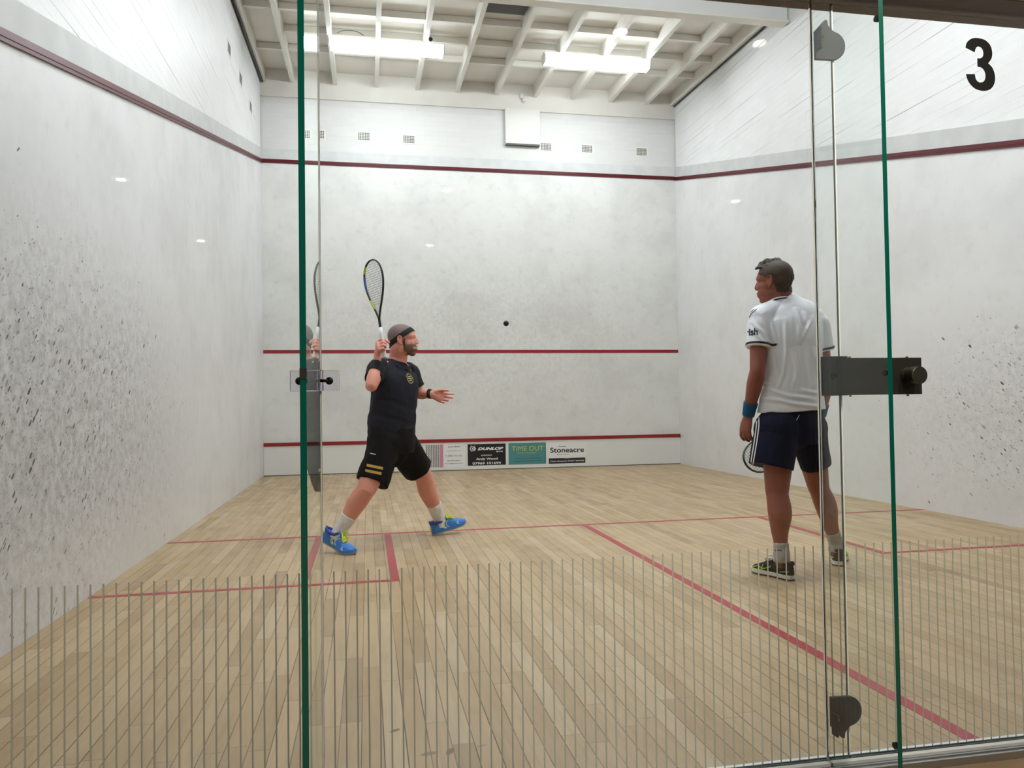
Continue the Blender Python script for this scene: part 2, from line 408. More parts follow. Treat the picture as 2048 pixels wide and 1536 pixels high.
ORD = ['first', 'second', 'third', 'fourth', 'fifth', 'sixth', 'seventh', 'eighth', 'ninth', 'tenth']
JX = [.438+.6105*k for k in range(10)]
def joist(x, y0, y1, label, group, w=.058):
    b = NB(); prism(b, [(y0, roofz(y0, 5.782)), (y1, roofz(y1, 5.782)), (y1, roofz(y1, 5.968)), (y0, roofz(y0, 5.968))], x-w/2, x+w/2, 'x')
    return props(mk('roof_joist', b, M_WHITE), label, 'roof joist', group)
for k, x in enumerate(JX):
    joist(x, 6.445, CL-.006, 'white roof joist over the front of the court, %s from the left wall' % ORD[k], 'roof joists over the front of the court')
joist(.033, 6.445, CL-.006, 'white roof joist fixed flat along the left brick wall', None, .05)
joist(CW-.033, 6.445, CL-.006, 'white roof joist fixed flat along the right brick wall', None, .05)
for k in range(10):
    joist(JX[k], .2, 6.295, 'white roof joist on the near side of the big beam, %s from the left wall' % ORD[k], 'roof joists on the near side of the beam')
edges = [.058]+[v for x in JX for v in (x-.029, x+.029)]+[CW-.058]
for r, y in enumerate((7.64, 8.25, 8.84)):
    for k in range(11):
        if r == 1 and k in (0,): continue
        x0, x1 = edges[2*k]+.001, edges[2*k+1]-.001; zt = roofz(y, 5.967)
        b = NB(); box(b, (x0, y-.022, zt-.085), (x1, y+.022, zt-.003))
        nm = ['nearest the big beam', 'in the middle', 'nearest the front wall'][r]
        where = 'against the left wall' if k == 0 else ('against the right wall' if k == 10 else 'between the %s and %s joists' % (ORD[k-1], ORD[k]))
        props(mk('noggin', b, M_WHITE), 'short white noggin %s, row %s' % (where, nm), 'noggin', 'noggins between the roof joists')
# big cross beam
e = empty('cross_beam', (CW/2, 6.37, 5.45), 'deep white painted beam crossing the court below the roof joists', 'beam')
b = NB(); box(b, (.0, 6.335, 5.475), (CW, 6.405, 5.82)); mk('web', b, M_BEAM, e)
b = NB(); box(b, (.0, 6.30, 5.45), (CW, 6.44, 5.475), bev=.003); mk('flange', b, M_WHITE, e)
# black strips at the roof edge
for (x, lab, r) in ((.012, 'black pipe running along the top of the left brick wall', .017), (CW-.008, 'thin black pipe along the top of the right brick wall', .009)):
    b = NB(); tube(b, [(x, 6.45, roofz(6.45, 5.765)-.0), (x, CL-.03, roofz(CL-.03, 5.765))], r, 8, caps=None); props(mk('pipe', b, M_BLACK, smooth=True), lab, 'pipe')
# dark vent in the ceiling
e = empty('ceiling_vent', (3.19, 7.2, roofz(7.2, 5.94)), 'dark grey rectangular vent between two roof joists near the big beam', 'vent')
z = roofz(7.2, 5.965)
b = NB(); box(b, (2.925, 7.02, z-.045), (3.44, 7.36, z-.012)); mk('backing', b, M_GREY, e)
b = NB()
for i in range(12): box(b, (2.95, 7.04+i*.026, z-.052), (3.42, 7.052+i*.026, z-.045))
mk('louvres', b, mat('louvre_grey', (110, 108, 106), .5), e)

# fluorescent battens
def batten(x0, x1, y, label, cable=False, lamp=M_LAMP):
    z = roofz(y, 5.782)-.002
    e = empty('ceiling_light', ((x0+x1)/2, y, z-.12), label, 'light', 'fluorescent lights under the joists')
    b = NB(); box(b, (x0-.02, y-.085, z-.045), (x1+.02, y+.085, z), bev=.004); mk('housing', b, M_WHITE, e)
    b = NB(); prism(b, [(y-.10, z-.047), (y+.10, z-.047), (y+.07, z-.130), (y-.07, z-.130)], x0, x1, 'x'); mk('diffuser', b, lamp, e)
    for xx in (x0-.012, x1): b = NB(); prism(b, [(y-.104, z-.0455), (y+.104, z-.0455), (y+.073, z-.134), (y-.073, z-.134)], xx, xx+.012, 'x'); mk('end_cap', b, M_WHITE, e)
    if cable:
        b = NB(); q = [at(674, 66, 8.0), at(690, 61, 8.05), at(712, 63, 8.05), at(727, 71, 8.0)]
        tube(b, q, .006, 6, sub=5); mk('cable', b, M_GREY, e, smooth=True, label='loose grey cable')
    return e
batten(1.05, 2.50, 8.12, 'lit fluorescent fitting under the roof joists on the left', True)
batten(3.87, 5.34, 8.12, 'lit fluorescent fitting under the roof joists on the right')
batten(1.03, 2.47, 2.75, 'lit fluorescent fitting on the near side of the beam above the left back corner', lamp=M_LAMP2)
batten(3.78, 5.22, 2.75, 'lit fluorescent fitting on the near side of the beam above the right back corner', lamp=M_LAMP2)
p = at(861, 79, 7.75)
b = NB(); ell(b, p, (.028, .028, .028)); props(mk('ceiling_sensor', b, M_BLACK, smooth=True), 'small round black sensor beside the right end of the left light', 'sensor')

# wall things
e = empty('wall_panel', (3.89, CL, 5.02), 'white square box panel mounted high on the front wall', 'panel')
b = NB(); box(b, (3.615, CL-.06, 5.025), (4.165, CL+.018, 5.575), bev=.006); mk('cover', b, mat('panel_white', (222, 220, 214), .5), e)
b = NB(); box(b, (3.625, CL-.055, 5.005), (4.155, CL+.018, 5.0245)); mk('bottom_tray', b, M_GREY, e)
p = at(1045, 196, CL-.03)
e = empty('wall_sensor', p, 'small white sensor on the fascia above the square panel', 'sensor')
b = NB(); box(b, p+V((-.04, -.02, -.01)), p+V((.01, .024, .07)), bev=.008); mk('housing', b, M_BEAM, e)
b = NB(); ell(b, p+V((.02, -.01, -.04)), (.03, .03, .035)); mk('lens', b, M_BEAM, e, smooth=True)
def airbrick(c, ax, label):
    c = V(c); u = V((1, 0, 0)) if ax == 'x' else V((0, 1, 0)); n = V((0, -1, 0)) if ax == 'x' else V((1, 0, 0))
    e = empty('air_brick', c-V((0, 0, .06)), label, 'air brick', 'air bricks in the white brickwork')
    def bx(b, u0, u1, z0, z1, d0, d1): return box(b, c+u*u0+V((0, 0, z0))+n*d0, c+u*u1+V((0, 0, z1))+n*d1)
    b = NB(); bx(b, -.105, .105, -.075, .075, -.004, .004); mk('plate', b, M_WHITE, e)
    b = NB()
    for i in range(7):
        for j in range(5): bx(b, -.084+i*.0245, -.067+i*.0245, -.056+j*.0235, -.040+j*.0235, .0035, .0052)
    mk('perforation', b, M_BLACK, e)
for i, (px, py) in enumerate(((637, 269), (728, 273), (818, 279), (1092, 294), (1174, 298), (1283, 304))):
    p = at(px, py, CL+.02); airbrick(p, 'x', ['white air brick on the front wall, leftmost, beside the left glass fin', 'white air brick on the front wall, second from the left', 'white air brick on the front wall, third from the left', 'white air brick just right of the square wall panel', 'white air brick on the front wall, second from the right', 'white air brick on the front wall, nearest the right corner'][i])
for i, (px, py) in enumerate(((458, 98), (481, 158), (501, 214))):
    p = atX(px, py, -.02); airbrick(p, 'y', 'air brick high on the left side wall, %s from the front corner' % ['third', 'second', 'first'][i])

# the tin with its adverts
tin = empty('tin_board', (CW/2, CL-.01, 0), 'white board along the foot of the front wall with a red top strip', 'board')
b = NB(); box(b, (.003, CL-.02, .012), (CW-.003, CL-.001, .43)); mk('panel', b, mat('tin_white', (226, 226, 222), .4), tin)
b = NB(); box(b, (.003, CL-.035, .43), (CW-.003, CL-.001, .48), bev=.004); mk('top_strip', b, M_RED2, tin, label='red top strip')
b = NB(); box(b, (.003, CL-.016, .0005), (CW-.003, CL-.001, .012)); mk('bottom_gap', b, M_GREY, tin)
YT = CL-.0202
def sign(name, x0, x1, z0, z1, colr, label):
    e = empty(name, ((x0+x1)/2, YT, z0), label, 'advert')
    b = NB(); box(b, (x0, YT-.0015, z0), (x1, YT, z1)); mk('board', b, mat('ad_'+colr[0], colr[1], .35), e); return e
YS = YT-.0019
def T(parent, name, items, m, pts=None):
    for (s, x0, x1, z0, z1, kw) in items:
        b = NB(); place_text(b, s, x0, x1, z0, z1, lambda x, z, l: V((x, YS, z)), **kw); o = mk(name, b, m, parent)
    return o
def ZZ(px, py): q = at(px, py, CL-.02); return q.x, q.z
def R4(x0, y0, x1, y1):     # pixel rect of the photo zoom (820 + x/5.12) to court metres
    a = ZZ(820+x0/5.12, 860+y1/5.12); c = ZZ(820+x1/5.12, 860+y0/5.12); return a[0], c[0], a[1], c[1]
M_INK = mat('black_ink', (20, 20, 22), .5); M_PAPER = mat('white_ink', (235, 235, 235), .5); M_YEL = mat('yellow_ink', (200, 196, 40), .5)
s1 = sign('advert_sign', 2.30, 2.93, .05, .405, ('white', (232, 232, 230)), 'white advert with black zigzags and a pink bar, left one on the front board')
b = NB(); xz0, xz1 = 2.335, 2.54
for c in range(8):
    xa = xz0+c*.0255; st = 26
    for k in range(st):
        z0 = .058+.338*k/st; z1 = .058+.338*(k+1)/st; da, db = (0, .014) if k % 2 else (.014, 0)
        b.faces.new([b.verts.new((xa+da, YS, z0)), b.verts.new((xa+da+.0115, YS, z0)), b.verts.new((xa+db+.0115, YS, z1)), b.verts.new((xa+db, YS, z1))])
mk('zigzag_print', b, M_INK, s1)
b = NB(); box(b, (2.542, YS, .055), (2.60, YS+.0003, .40)); mk('pink_bar', b, mat('pink_ink', (205, 140, 160), .5), s1)
T(s1, 'lettering', [('Joanne Bartle', *R4(390, 162, 512, 182), dict(bold=.02)), ('Creative Flooring', *R4(378, 204, 518, 222), {}), ('T: 0780 174 2132', *R4(362, 254, 532, 276), {}),
    ('joannebcreative', *R4(382, 306, 512, 324), dict(bold=.02)), ('flooring@outlook.com', *R4(360, 334, 538, 350), dict(bold=.02))], M_INK)
s2 = sign('advert_sign', *R4(592, 138, 978, 366), ('black', (16, 18, 26)), 'black advert with white lettering beside the zigzag one')
T(s2, 'lettering', [('DUNLOP', *R4(692, 172, 955, 208), dict(bold=.05, shear=.35)), ('Sports', *R4(880, 208, 952, 230), dict(shear=.4, bold=.02)), ('CONTACT', *R4(728, 250, 842, 266), dict(bold=.02)),
    ('Andy Wood', *R4(676, 280, 897, 314), dict(bold=.03)), ('07969 101694', *R4(640, 322, 930, 356), dict(bold=.02))], M_PAPER)
b = NB(); cx, cz = (lambda q: ((q[0]+q[1])/2, (q[2]+q[3])/2))(R4(612, 170, 662, 214)); rr = .036
def ring2(b, cx, cz, r0, r1, a0=0, a1=2*PI, n=24):
    L = [(b.verts.new((cx+r0*math.cos(a0+(a1-a0)*i/n), YS, cz+r0*math.sin(a0+(a1-a0)*i/n))), b.verts.new((cx+r1*math.cos(a0+(a1-a0)*i/n), YS, cz+r1*math.sin(a0+(a1-a0)*i/n)))) for i in range(n+1)]
    for p, q in zip(L, L[1:]): b.faces.new((p[0], p[1], q[1], q[0]))
ring2(b, cx, cz, rr*.72, rr); ring2(b, cx, cz, 0.001, rr*.3); ring2(b, cx, cz, rr*.42, rr*.55, -1.2, 1.2, 10)
for q in (((.8, 1), (1.7, 0), (1.35, 0), (.75, .7)), ((.8, -1), (1.7, 0), (1.35, 0), (.75, -.7)), ((-.6, .8), (-.3, 1.0), (-.5, 1.7)), ((-.6, -.8), (-.3, -1.0), (-.2, -1.3)), ((.6, 1.15), (1.1, 1.25), (1.5, 1.6), (.9, 1.0))):
    b.faces.new([b.verts.new((cx+rr*x, YS, cz+rr*z)) for x, z in q])
mk('emblem', b, M_PAPER, s2, label='white arrow and ring emblem')
s3 = sign('advert_sign', *R4(1010, 126, 1390, 356), ('teal', (74, 136, 138)), 'teal advert with yellow lettering on the front board')
T(s3, 'lettering', [('TIME OUT', *R4(1042, 160, 1366, 216), {}), ('SPORTS & EVENT', *R4(1098, 226, 1294, 242), {})], M_YEL, None)['label'] = 'yellow lettering'
T(s3, 'contact_line', [('www.timeoutsportsuk.co.uk', *R4(1066, 280, 1332, 298), dict(bold=.01)), ('21 Newgate Beverley 014 8001', *R4(1052, 308, 1352, 326), dict(bold=.01))], mat('navy_ink', (24, 52, 66), .5))
s4 = sign('advert_sign', *R4(1416, 118, 1800, 350), ('white2', (230, 231, 228)), 'white advert with a black bar at its foot, rightmost on the front board')
T(s4, 'lettering', [('Humber', *R4(1522, 160, 1600, 172), dict(bold=.03)), ('Stoneacre', *R4(1434, 172, 1780, 234), dict(bold=.02)), ('Motor Group', *R4(1504, 242, 1624, 256), dict(bold=.03))], M_INK)
q = R4(1420, 280, 1794, 346); b = NB(); box(b, (q[0], YS, q[2]), (q[1], YS+.0003, q[3])); mk('black_bar', b, M_INK, s4)
b = NB(); YS2 = YS
YS = YS2-.0004; T(s4, 'contact_line', [('CONTACT', *R4(1578, 290, 1632, 298), {}), ('Chris Gregory 07837 869028', *R4(1434, 304, 1780, 332), dict(bold=.01))], M_PAPER)

# ------------------------------------------------------------------ glass back wall
GY0, GY1 = .084, .096
def pane(name, x0, x1, z0=.022, z1=2.128):
    b = NB(); box(b, (x0, GY0, z0), (x1, GY1, z1))
    for f in b.faces: f.material_index = 0 if abs(f.normal.y) > .5 else 1
    b.normal_update()
    for f in b.faces: f.material_index = 0 if abs(f.normal.y) > .5 else 1
    o = mk(name, b, [M_GLASS, M_GROUND]); return props(o, kind='structure')
w1 = pane('window_1', .004, 1.352); w2 = pane('window_2', 1.368, 2.779)
d1 = pane('door_1', 2.784, 3.69); w3 = pane('window_3', 3.70, CW-.004)
def stripes(parent, x0, x1, top=.607):
    b = NB(); SP = .02735; k = math.ceil((x0-.6554)/SP)
    while .6554+k*SP < x1:
        x = .6554+k*SP; box(b, (x-.0019, GY0-.0009, .03), (x+.0019, GY0-.0003, top)); k += 1
    mk('stripe_decal', b, M_STRIPE, parent, label='row of thin grey vertical stripes')
stripes(w1, .02, 1.34); stripes(w2, 1.38, 2.774); stripes(d1, 2.79, 3.68)
_a = [(1543, 402), (1556, 355), (1598, 317), (1650, 308), (1712, 322), (1754, 365), (1768, 430), (1758, 484), (1730, 525)]
_b = [(1730, 525), (1766, 562), (1786, 632), (1778, 702), (1742, 754), (1680, 773), (1610, 755), (1560, 700), (1540, 635)]
_c = [(1615, 630), (1622, 672), (1640, 695), (1665, 700), (1694, 682), (1706, 638), (1696, 592), (1670, 566), (1640, 562)]
_d = [(1640, 488), (1668, 485), (1688, 465), (1693, 430), (1681, 396), (1655, 383), (1632, 395), (1618, 436)]
_o = crom(_a, 4)[:-1]+crom(_b, 4)+crom(_c, 4)+crom(_d, 4)
b = NB(); prism(b, [(3.205+(x-1540)/246*.098, 2.064-(y-308)/465*.156) for x, y in _o], GY0-.0012, GY0-.0004, 'y'); mk('number_decal', b, M_BLACK, d1, label='bold black number three')
def fin(x, y0, label, part):
    b = NB(); box(b, (x-.006, y0, .001), (x+.006, .0825, 2.135)); b.normal_update()
    for f in b.faces: f.material_index = 1 if f.normal.y < -.5 or abs(f.normal.z) > .5 else 0
    e = empty('glass_fin', (x, (y0+.1)/2, 0), label, 'glass fin')
    mk('fin_pane', b, [M_GLASSF, M_EDGE], e)
    return e
f1 = fin(1.360, -.365, 'upright glass fin with green edge standing behind the left player', 0)
f2 = fin(2.712, -.207, 'upright glass fin with green edge beside the numbered glass door', 1)
for zz in (1.938, .182, 1.072):
    b = NB(); cyl(b, (2.712, -.196, zz), (1, 0, 0), .008, .0135, 12); mk('edge_bolt', b, M_BLACK, f2, smooth=False)
b = NB(); box(b, (1.3535, -.366, 1.062), (1.3665, -.35, 1.082)); mk('edge_bolt', b, M_BLACK, f1)
# sealant joints
b = NB(); box(b, (2.703, .0822, .03), (2.7125, .0838, 2.12)); mk('sealant', b, M_SEAL, f2)
b = NB(); box(b, (1.3525, .0828, .03), (1.3675, .0955, 2.12)); mk('sealant', b, M_SEAL, f1)
b = NB(); box(b, (2.7795, GY0-.001, .03), (2.7835, GY1-.002, 2.12)); mk('sealant', b, M_SEAL, w2)
# clear bracket on the left fin
e = empty('clear_bracket', (1.352, .07, 1.047), 'clear acrylic bracket bolted across the left glass fin', 'bracket')
b = NB(); box(b, (1.293, .077, 1.047), (1.3535, .0835, 1.098), bev=.002); box(b, (1.367, .077, 1.047), (1.411, .0835, 1.098), bev=.002); mk('plate', b, M_ACRYL, e)
b = NB(); box(b, (1.3668, .045, 1.047), (1.373, .0768, 1.098), bev=.001); mk('cleat', b, M_ACRYL, e)
for x in (1.316, 1.387):
    b = NB(); ell(b, (x, .074, 1.072), (.0095, .007, .0095)); mk('bolt', b, mat('dark_chrome', (45, 42, 40), .15, .9), e, smooth=True)
b = NB(); tube(b, [(1.3665, .06, 1.072), (1.381, .06, 1.072)], .004, 10); mk('bolt', b, mat('dark_chrome', (45, 42, 40)), e, smooth=True)
# patch fittings (D shaped) top and bottom
def patch(zc, up, label):
    s = 1 if up else -1
    e = empty('patch_fitting', (2.75, .07, zc-.045), label, 'door fitting', None)
    pts = [(2.722, zc+s*.022), (2.7525, zc+s*.055), (2.7605, zc+s*.055), (2.7605, zc+s*.038)]
    for i in range(0, 13):
        a = PI/2-PI*i/12; pts.append((2.776+.038*math.cos(a), zc-s*.014+s*.042*math.sin(a)*(.9 if a > 0 else 1)))
    pts += [(2.722, zc-s*.058)]
    b = NB(); prism(b, pts, .0725, .0835, 'y'); bmesh.ops.bevel(b, geom=b.edges[:], offset=.0012, segments=1, affect='EDGES'); mk('plate', b, M_DGREY, e)
    b = NB(); box(b, (2.7195, .045, zc-.04), (2.7255, .0725, zc+.02), bev=.002); mk('cleat', b, M_DGREY, e)
    b = NB(); cyl(b, (2.738, .0695, zc+s*.002), (0, 1, 0), .0095, .006, 20); mk('bolt', b, M_BLACK, e)
    b = NB(); cyl(b, (2.738, .0662, zc+s*.002), (0, 1, 0), .0045, .001, 16); mk('bolt_cap', b, M_CHROME, e)
patch(2.018, True, 'dark grey rounded patch fitting at the top of the glass door')
patch(.137, False, 'dark grey rounded patch fitting at the foot of the glass door')
# lock: keeper on the fin, case with knob on the door
e = empty('lock_keeper', (2.765, .07, 1.02), 'blackish square lock keeper beside the right glass fin', 'lock keeper')
b = NB(); box(b, (2.720, .050, 1.020), (2.7815, .0835, 1.128), bev=.0015); mk('case', b, mat('black_keeper', (20, 22, 22), .5, .1), e)
b = NB(); box(b, (2.7195, .048, 1.0195), (2.7425, .0505, 1.1275)); mk('plate', b, M_DGREY, e)
b = NB(); cyl(b, (2.737, .046, 1.074), (0, 1, 0), .0085, .005, 20); mk('bolt', b, M_BLACK, e)
b = NB(); cyl(b, (2.737, .0432, 1.074), (0, 1, 0), .004, .001, 16); mk('bolt_cap', b, M_CHROME, e)
lock = NB(); box(lock, (2.7845, .058, 1.021), (3.012, .0835, 1.124), bev=.0015); lk = mk('lock_case', lock, M_DARK, d1)
b = NB(); prof = [(.0, .024), (.006, .024), (.007, .019), (.016, .019), (.017, .0245), (.046, .0245), (.048, .0225)]
rings = []
for (d, r) in prof: rings.append([b.verts.new((2.968+r*math.cos(2*PI*k/32), .058-d, 1.073+r*math.sin(2*PI*k/32))) for k in range(32)])
for A, B in zip(rings, rings[1:]):
    for k in range(32): b.faces.new((A[k], A[(k+1) % 32], B[(k+1) % 32], B[k]))
b.faces.new(rings[-1]); b.faces.new(rings[0][::-1]); kn = mk('knob', b, mat('bronze_knob', (84, 84, 76), .28, .8), lk)
for (x, zz) in ((2.80, 1.0185), (2.975, 1.0185), (2.80, 1.1255), (2.975, 1.1255)):
    b = NB(); cyl(b, (x, .07, zz), (0, 0, 1), .0035, .004, 10); mk('screw', b, M_BLACK, lk)
# sill and head rail
e = empty('door_sill', (CW/2, .08, 0), 'ribbed aluminium track under the glass back wall', 'sill')
b = NB(); box(b, (0, .022, .0005), (CW, .128, .012)); mk('base_plate', b, M_ALU, e)
b = NB(); box(b, (0, .022, .012), (CW, .030, .020)); box(b, (0, .048, .012), (CW, .053, .017)); mk('outer_lip', b, M_ALU, e)
b = NB(); box(b, (0, .066, .012), (CW, .082, .0215), bev=.001); box(b, (0, .098, .012), (CW, .110, .026), bev=.001); mk('glass_channel', b, M_ALUW, e)
b = NB(); box(b, (0, .001, 2.138), (CW, .155, 2.272), bev=.006); box(b, (0, -.012, 2.16), (CW, .002, 2.19), bev=.004); props(mk('head_rail', b, M_RAIL), 'taupe rail running above the glass door and panels', 'rail')

# viewing gallery side (reflected in the glass, and the strip of floor at the foot of the door)
b = NB(); box(b, (-2.5, -7.5, -.1), (9, .022, 0)); props(mk('floor_gallery', b, M_CARPET), kind='structure')
b = NB(); box(b, (-2.5, -7.5, 2.62), (9, .0, 2.72)); props(mk('ceiling_gallery', b, mat('gallery_ceiling', (96, 92, 88), .9)), kind='structure')
b = NB(); box(b, (-2.5, -7.6, 0), (9, -7.5, 2.62)); props(mk('wall_gallery', b, mat('gallery_wall', (70, 64, 60), .9)), kind='structure')
for i, (x, y) in enumerate(((.5, -1.14), (2.57, -1.12), (3.23, -1.12), (-.2, -3.72), (2.08, -3.68), (4.41, -3.68), (-.08, -5.75), (2.11, -5.7))):
    e = empty('downlight', (x, y, 2.6), 'round ceiling downlight behind the viewer, reflected in the glass', 'downlight', 'gallery downlights reflected in the glass')
    b = NB(); cyl(b, (x, y, 2.617), (0, 0, 1), .062, .006, 24); mk('rim', b, M_WHITE, e)
    b = NB(); cyl(b, (x, y, 2.6125), (0, 0, 1), .029, .003, 24); mk('lens', b, M_DOWN, e)
# ------------------------------------------------------------------ people
def axes(x, y, o):
    """matrix with x axis along x, y axis near y, right or left handed as given by z"""
    x = V(x).normalized(); y = V(y); y = (y-x*y.dot(x)).normalized(); z = x.cross(y)
    return Matrix(((x.x, y.x, z.x, o.x), (x.y, y.y, z.y, o.y), (x.z, y.z, z.z, o.z), (0, 0, 0, 1)))
def flipz(M): return M @ Matrix.Diagonal((1, 1, -1, 1))
def hand(bm, M, curl, thumb=(.5, .5), spread=.06, k=1.0):
    """M: origin wrist, x to the knuckles, y to the thumb side, z out of the back of the hand; curl: per finger (a1, a2, a3)"""
    P = lambda x, y, z: M @ V((x*k, y*k, z*k))
    yv = (M.to_3x3() @ V((0, 1, 0)))
    tube(bm, [P(-.02, 0, 0), P(.015, .0, 0), P(.05, .002, 0), P(.082, .002, .001)], [(.026*k, .019*k), (.029*k, .018*k), (.039*k, .017*k), (.040*k, .014*k)], 14, ref=yv, sub=2)
    ell(bm, (.03*k, .022*k, -.008*k), (.028*k, .016*k, .014*k), M)
    for i, (y0, L, r) in enumerate(((.031, .070, .0092), (.0105, .079, .0095), (-.010, .073, .0092), (-.030, .057, .0082))):
        a1, a2, a3 = curl[i]; ya = spread*(1.5-i)*.6
        p = V((.080, y0, 0)); pts = [P(*(p+V((-.02, 0, 0)))), P(*p)]; rr = [r*k*1.02, r*k]; ang = 0
        for a, f, s in ((a1, .48, .95), (a2, .30, .88), (a3, .22, .75)):
            ang += a; d = V((math.cos(ang)*math.cos(ya), math.cos(ang)*math.sin(ya), -math.sin(ang)))
            p = p+d*(L*f); pts.append(P(*p)); rr.append(r*k*s)
        tube(bm, pts, rr, 10)
    ta, tb = thumb  # ta: out of plane toward palm, tb: opening from the hand
    d1 = V((math.cos(tb), math.sin(tb), -math.sin(ta)*.8)).normalized(); d2 = V((math.cos(tb*.5), math.sin(tb*.5), -math.sin(ta))).normalized()
    p0 = V((.012, .018, -.006)); p1 = p0+d1*.042; p2 = p1+d2*.034; p3 = p2+(V((.1, -.75, -.55)).normalized() if ta > 1 else d2)*.026
    tube(bm, [P(*p0), P(*p1), P(*p2), P(*p3)], [.014*k, .0115*k, .0105*k, .0085*k], 10)
def head(bm, M, k=1.0, beard=False):
    E_ = lambda c, r: ell(bm, [q*k for q in c], [q*k for q in r], M, 24)
    P = lambda x, y, z: M @ V((x*k, y*k, z*k))
    E_((-.014, 0, .042), (.096, .077, .082)); E_((.030, 0, .040), (.060, .066, .060)); E_((-.03, 0, .015), (.075, .070, .075))
    E_((.036, 0, -.020), (.054, .060, .060)); E_((.020, 0, -.062), (.056, .054, .044)); E_((.062, 0, -.094), (.024, .028, .020))
    E_((.070, 0, -.060), (.026, .034, .030)); E_((.060, .034, -.020), (.026, .022, .022)); E_((.060, -.034, -.020), (.026, .022, .022))
    tube(bm, [P(.086, 0, .026), P(.098, 0, .006), P(.1075, 0, -.016), P(.104, 0, -.025)], [.0070*k, .0080*k, .0090*k, .007*k], 10, sub=2)
    E_((.094, 0, -.006), (.015, .011, .026)); E_((.080, .012, -.010), (.016, .012, .022)); E_((.080, -.012, -.010), (.016, .012, .022))
    for s in (-1, 1):
        E_((.073, s*.030, .0225), (.0145, .018, .0075)); E_((.072, s*.030, .001), (.0145, .018, .0075)); E_((.062, s*.030, .012), (.012, .02, .015))
        E_((.097, s*.010, -.025), (.010, .008, .007))
        tube(bm, [P(.089, s*.010, .031), P(.085, s*.030, .036), P(.070, s*.048, .030)], .0062*k, 10, sub=3); E_((.040, s*.036, -.046), (.040, .023, .040)); E_((.052, s*.030, .030), (.036, .028, .030))
        # ear: helix rim, lobe and flap
        tube(bm, [P(.004, s*.073, -.018), P(.002, s*.076, .004), P(-.002, s*.082, .024), P(-.016, s*.087, .030), P(-.028, s*.087, .018), P(-.026, s*.084, -.004), P(-.014, s*.078, -.022), P(-.004, s*.075, -.030)], [.005*k]+[.0045*k]*6+[.0065*k], 8, sub=3)
        E_((-.014, s*.076, -.002), (.017, .006, .026)); E_((.008, s*.074, -.006), (.006, .006, .008))
    tube(bm, [P(.086, .022, -.052), P(.0965, .008, -.0495), P(.0965, -.008, -.0495), P(.086, -.022, -.052)], .0055*k, 8, sub=3)
    tube(bm, [P(.084, .020, -.060), P(.0945, .006, -.0635), P(.0945, -.006, -.0635), P(.084, -.020, -.060)], .0062*k, 8, sub=3)
def eyes(parent, M, k=1.0):
    mw = mat('eye_white', (168, 152, 146), .3); mi = mat('eye_iris', (48, 40, 36), .2)
    for s in (-1, 1):
        c = V((.0725, s*.030, .012))*k
        b = NB(); ell(b, c, (.0118*k,)*3, M, 14); e = mk('eye', b, mw, parent, smooth=True)
        b = NB(); ell(b, c+V((.0082*k, 0, 0)), (.0042*k, .0058*k, .0058*k), M, 12); mk('iris', b, mi, e, smooth=True)
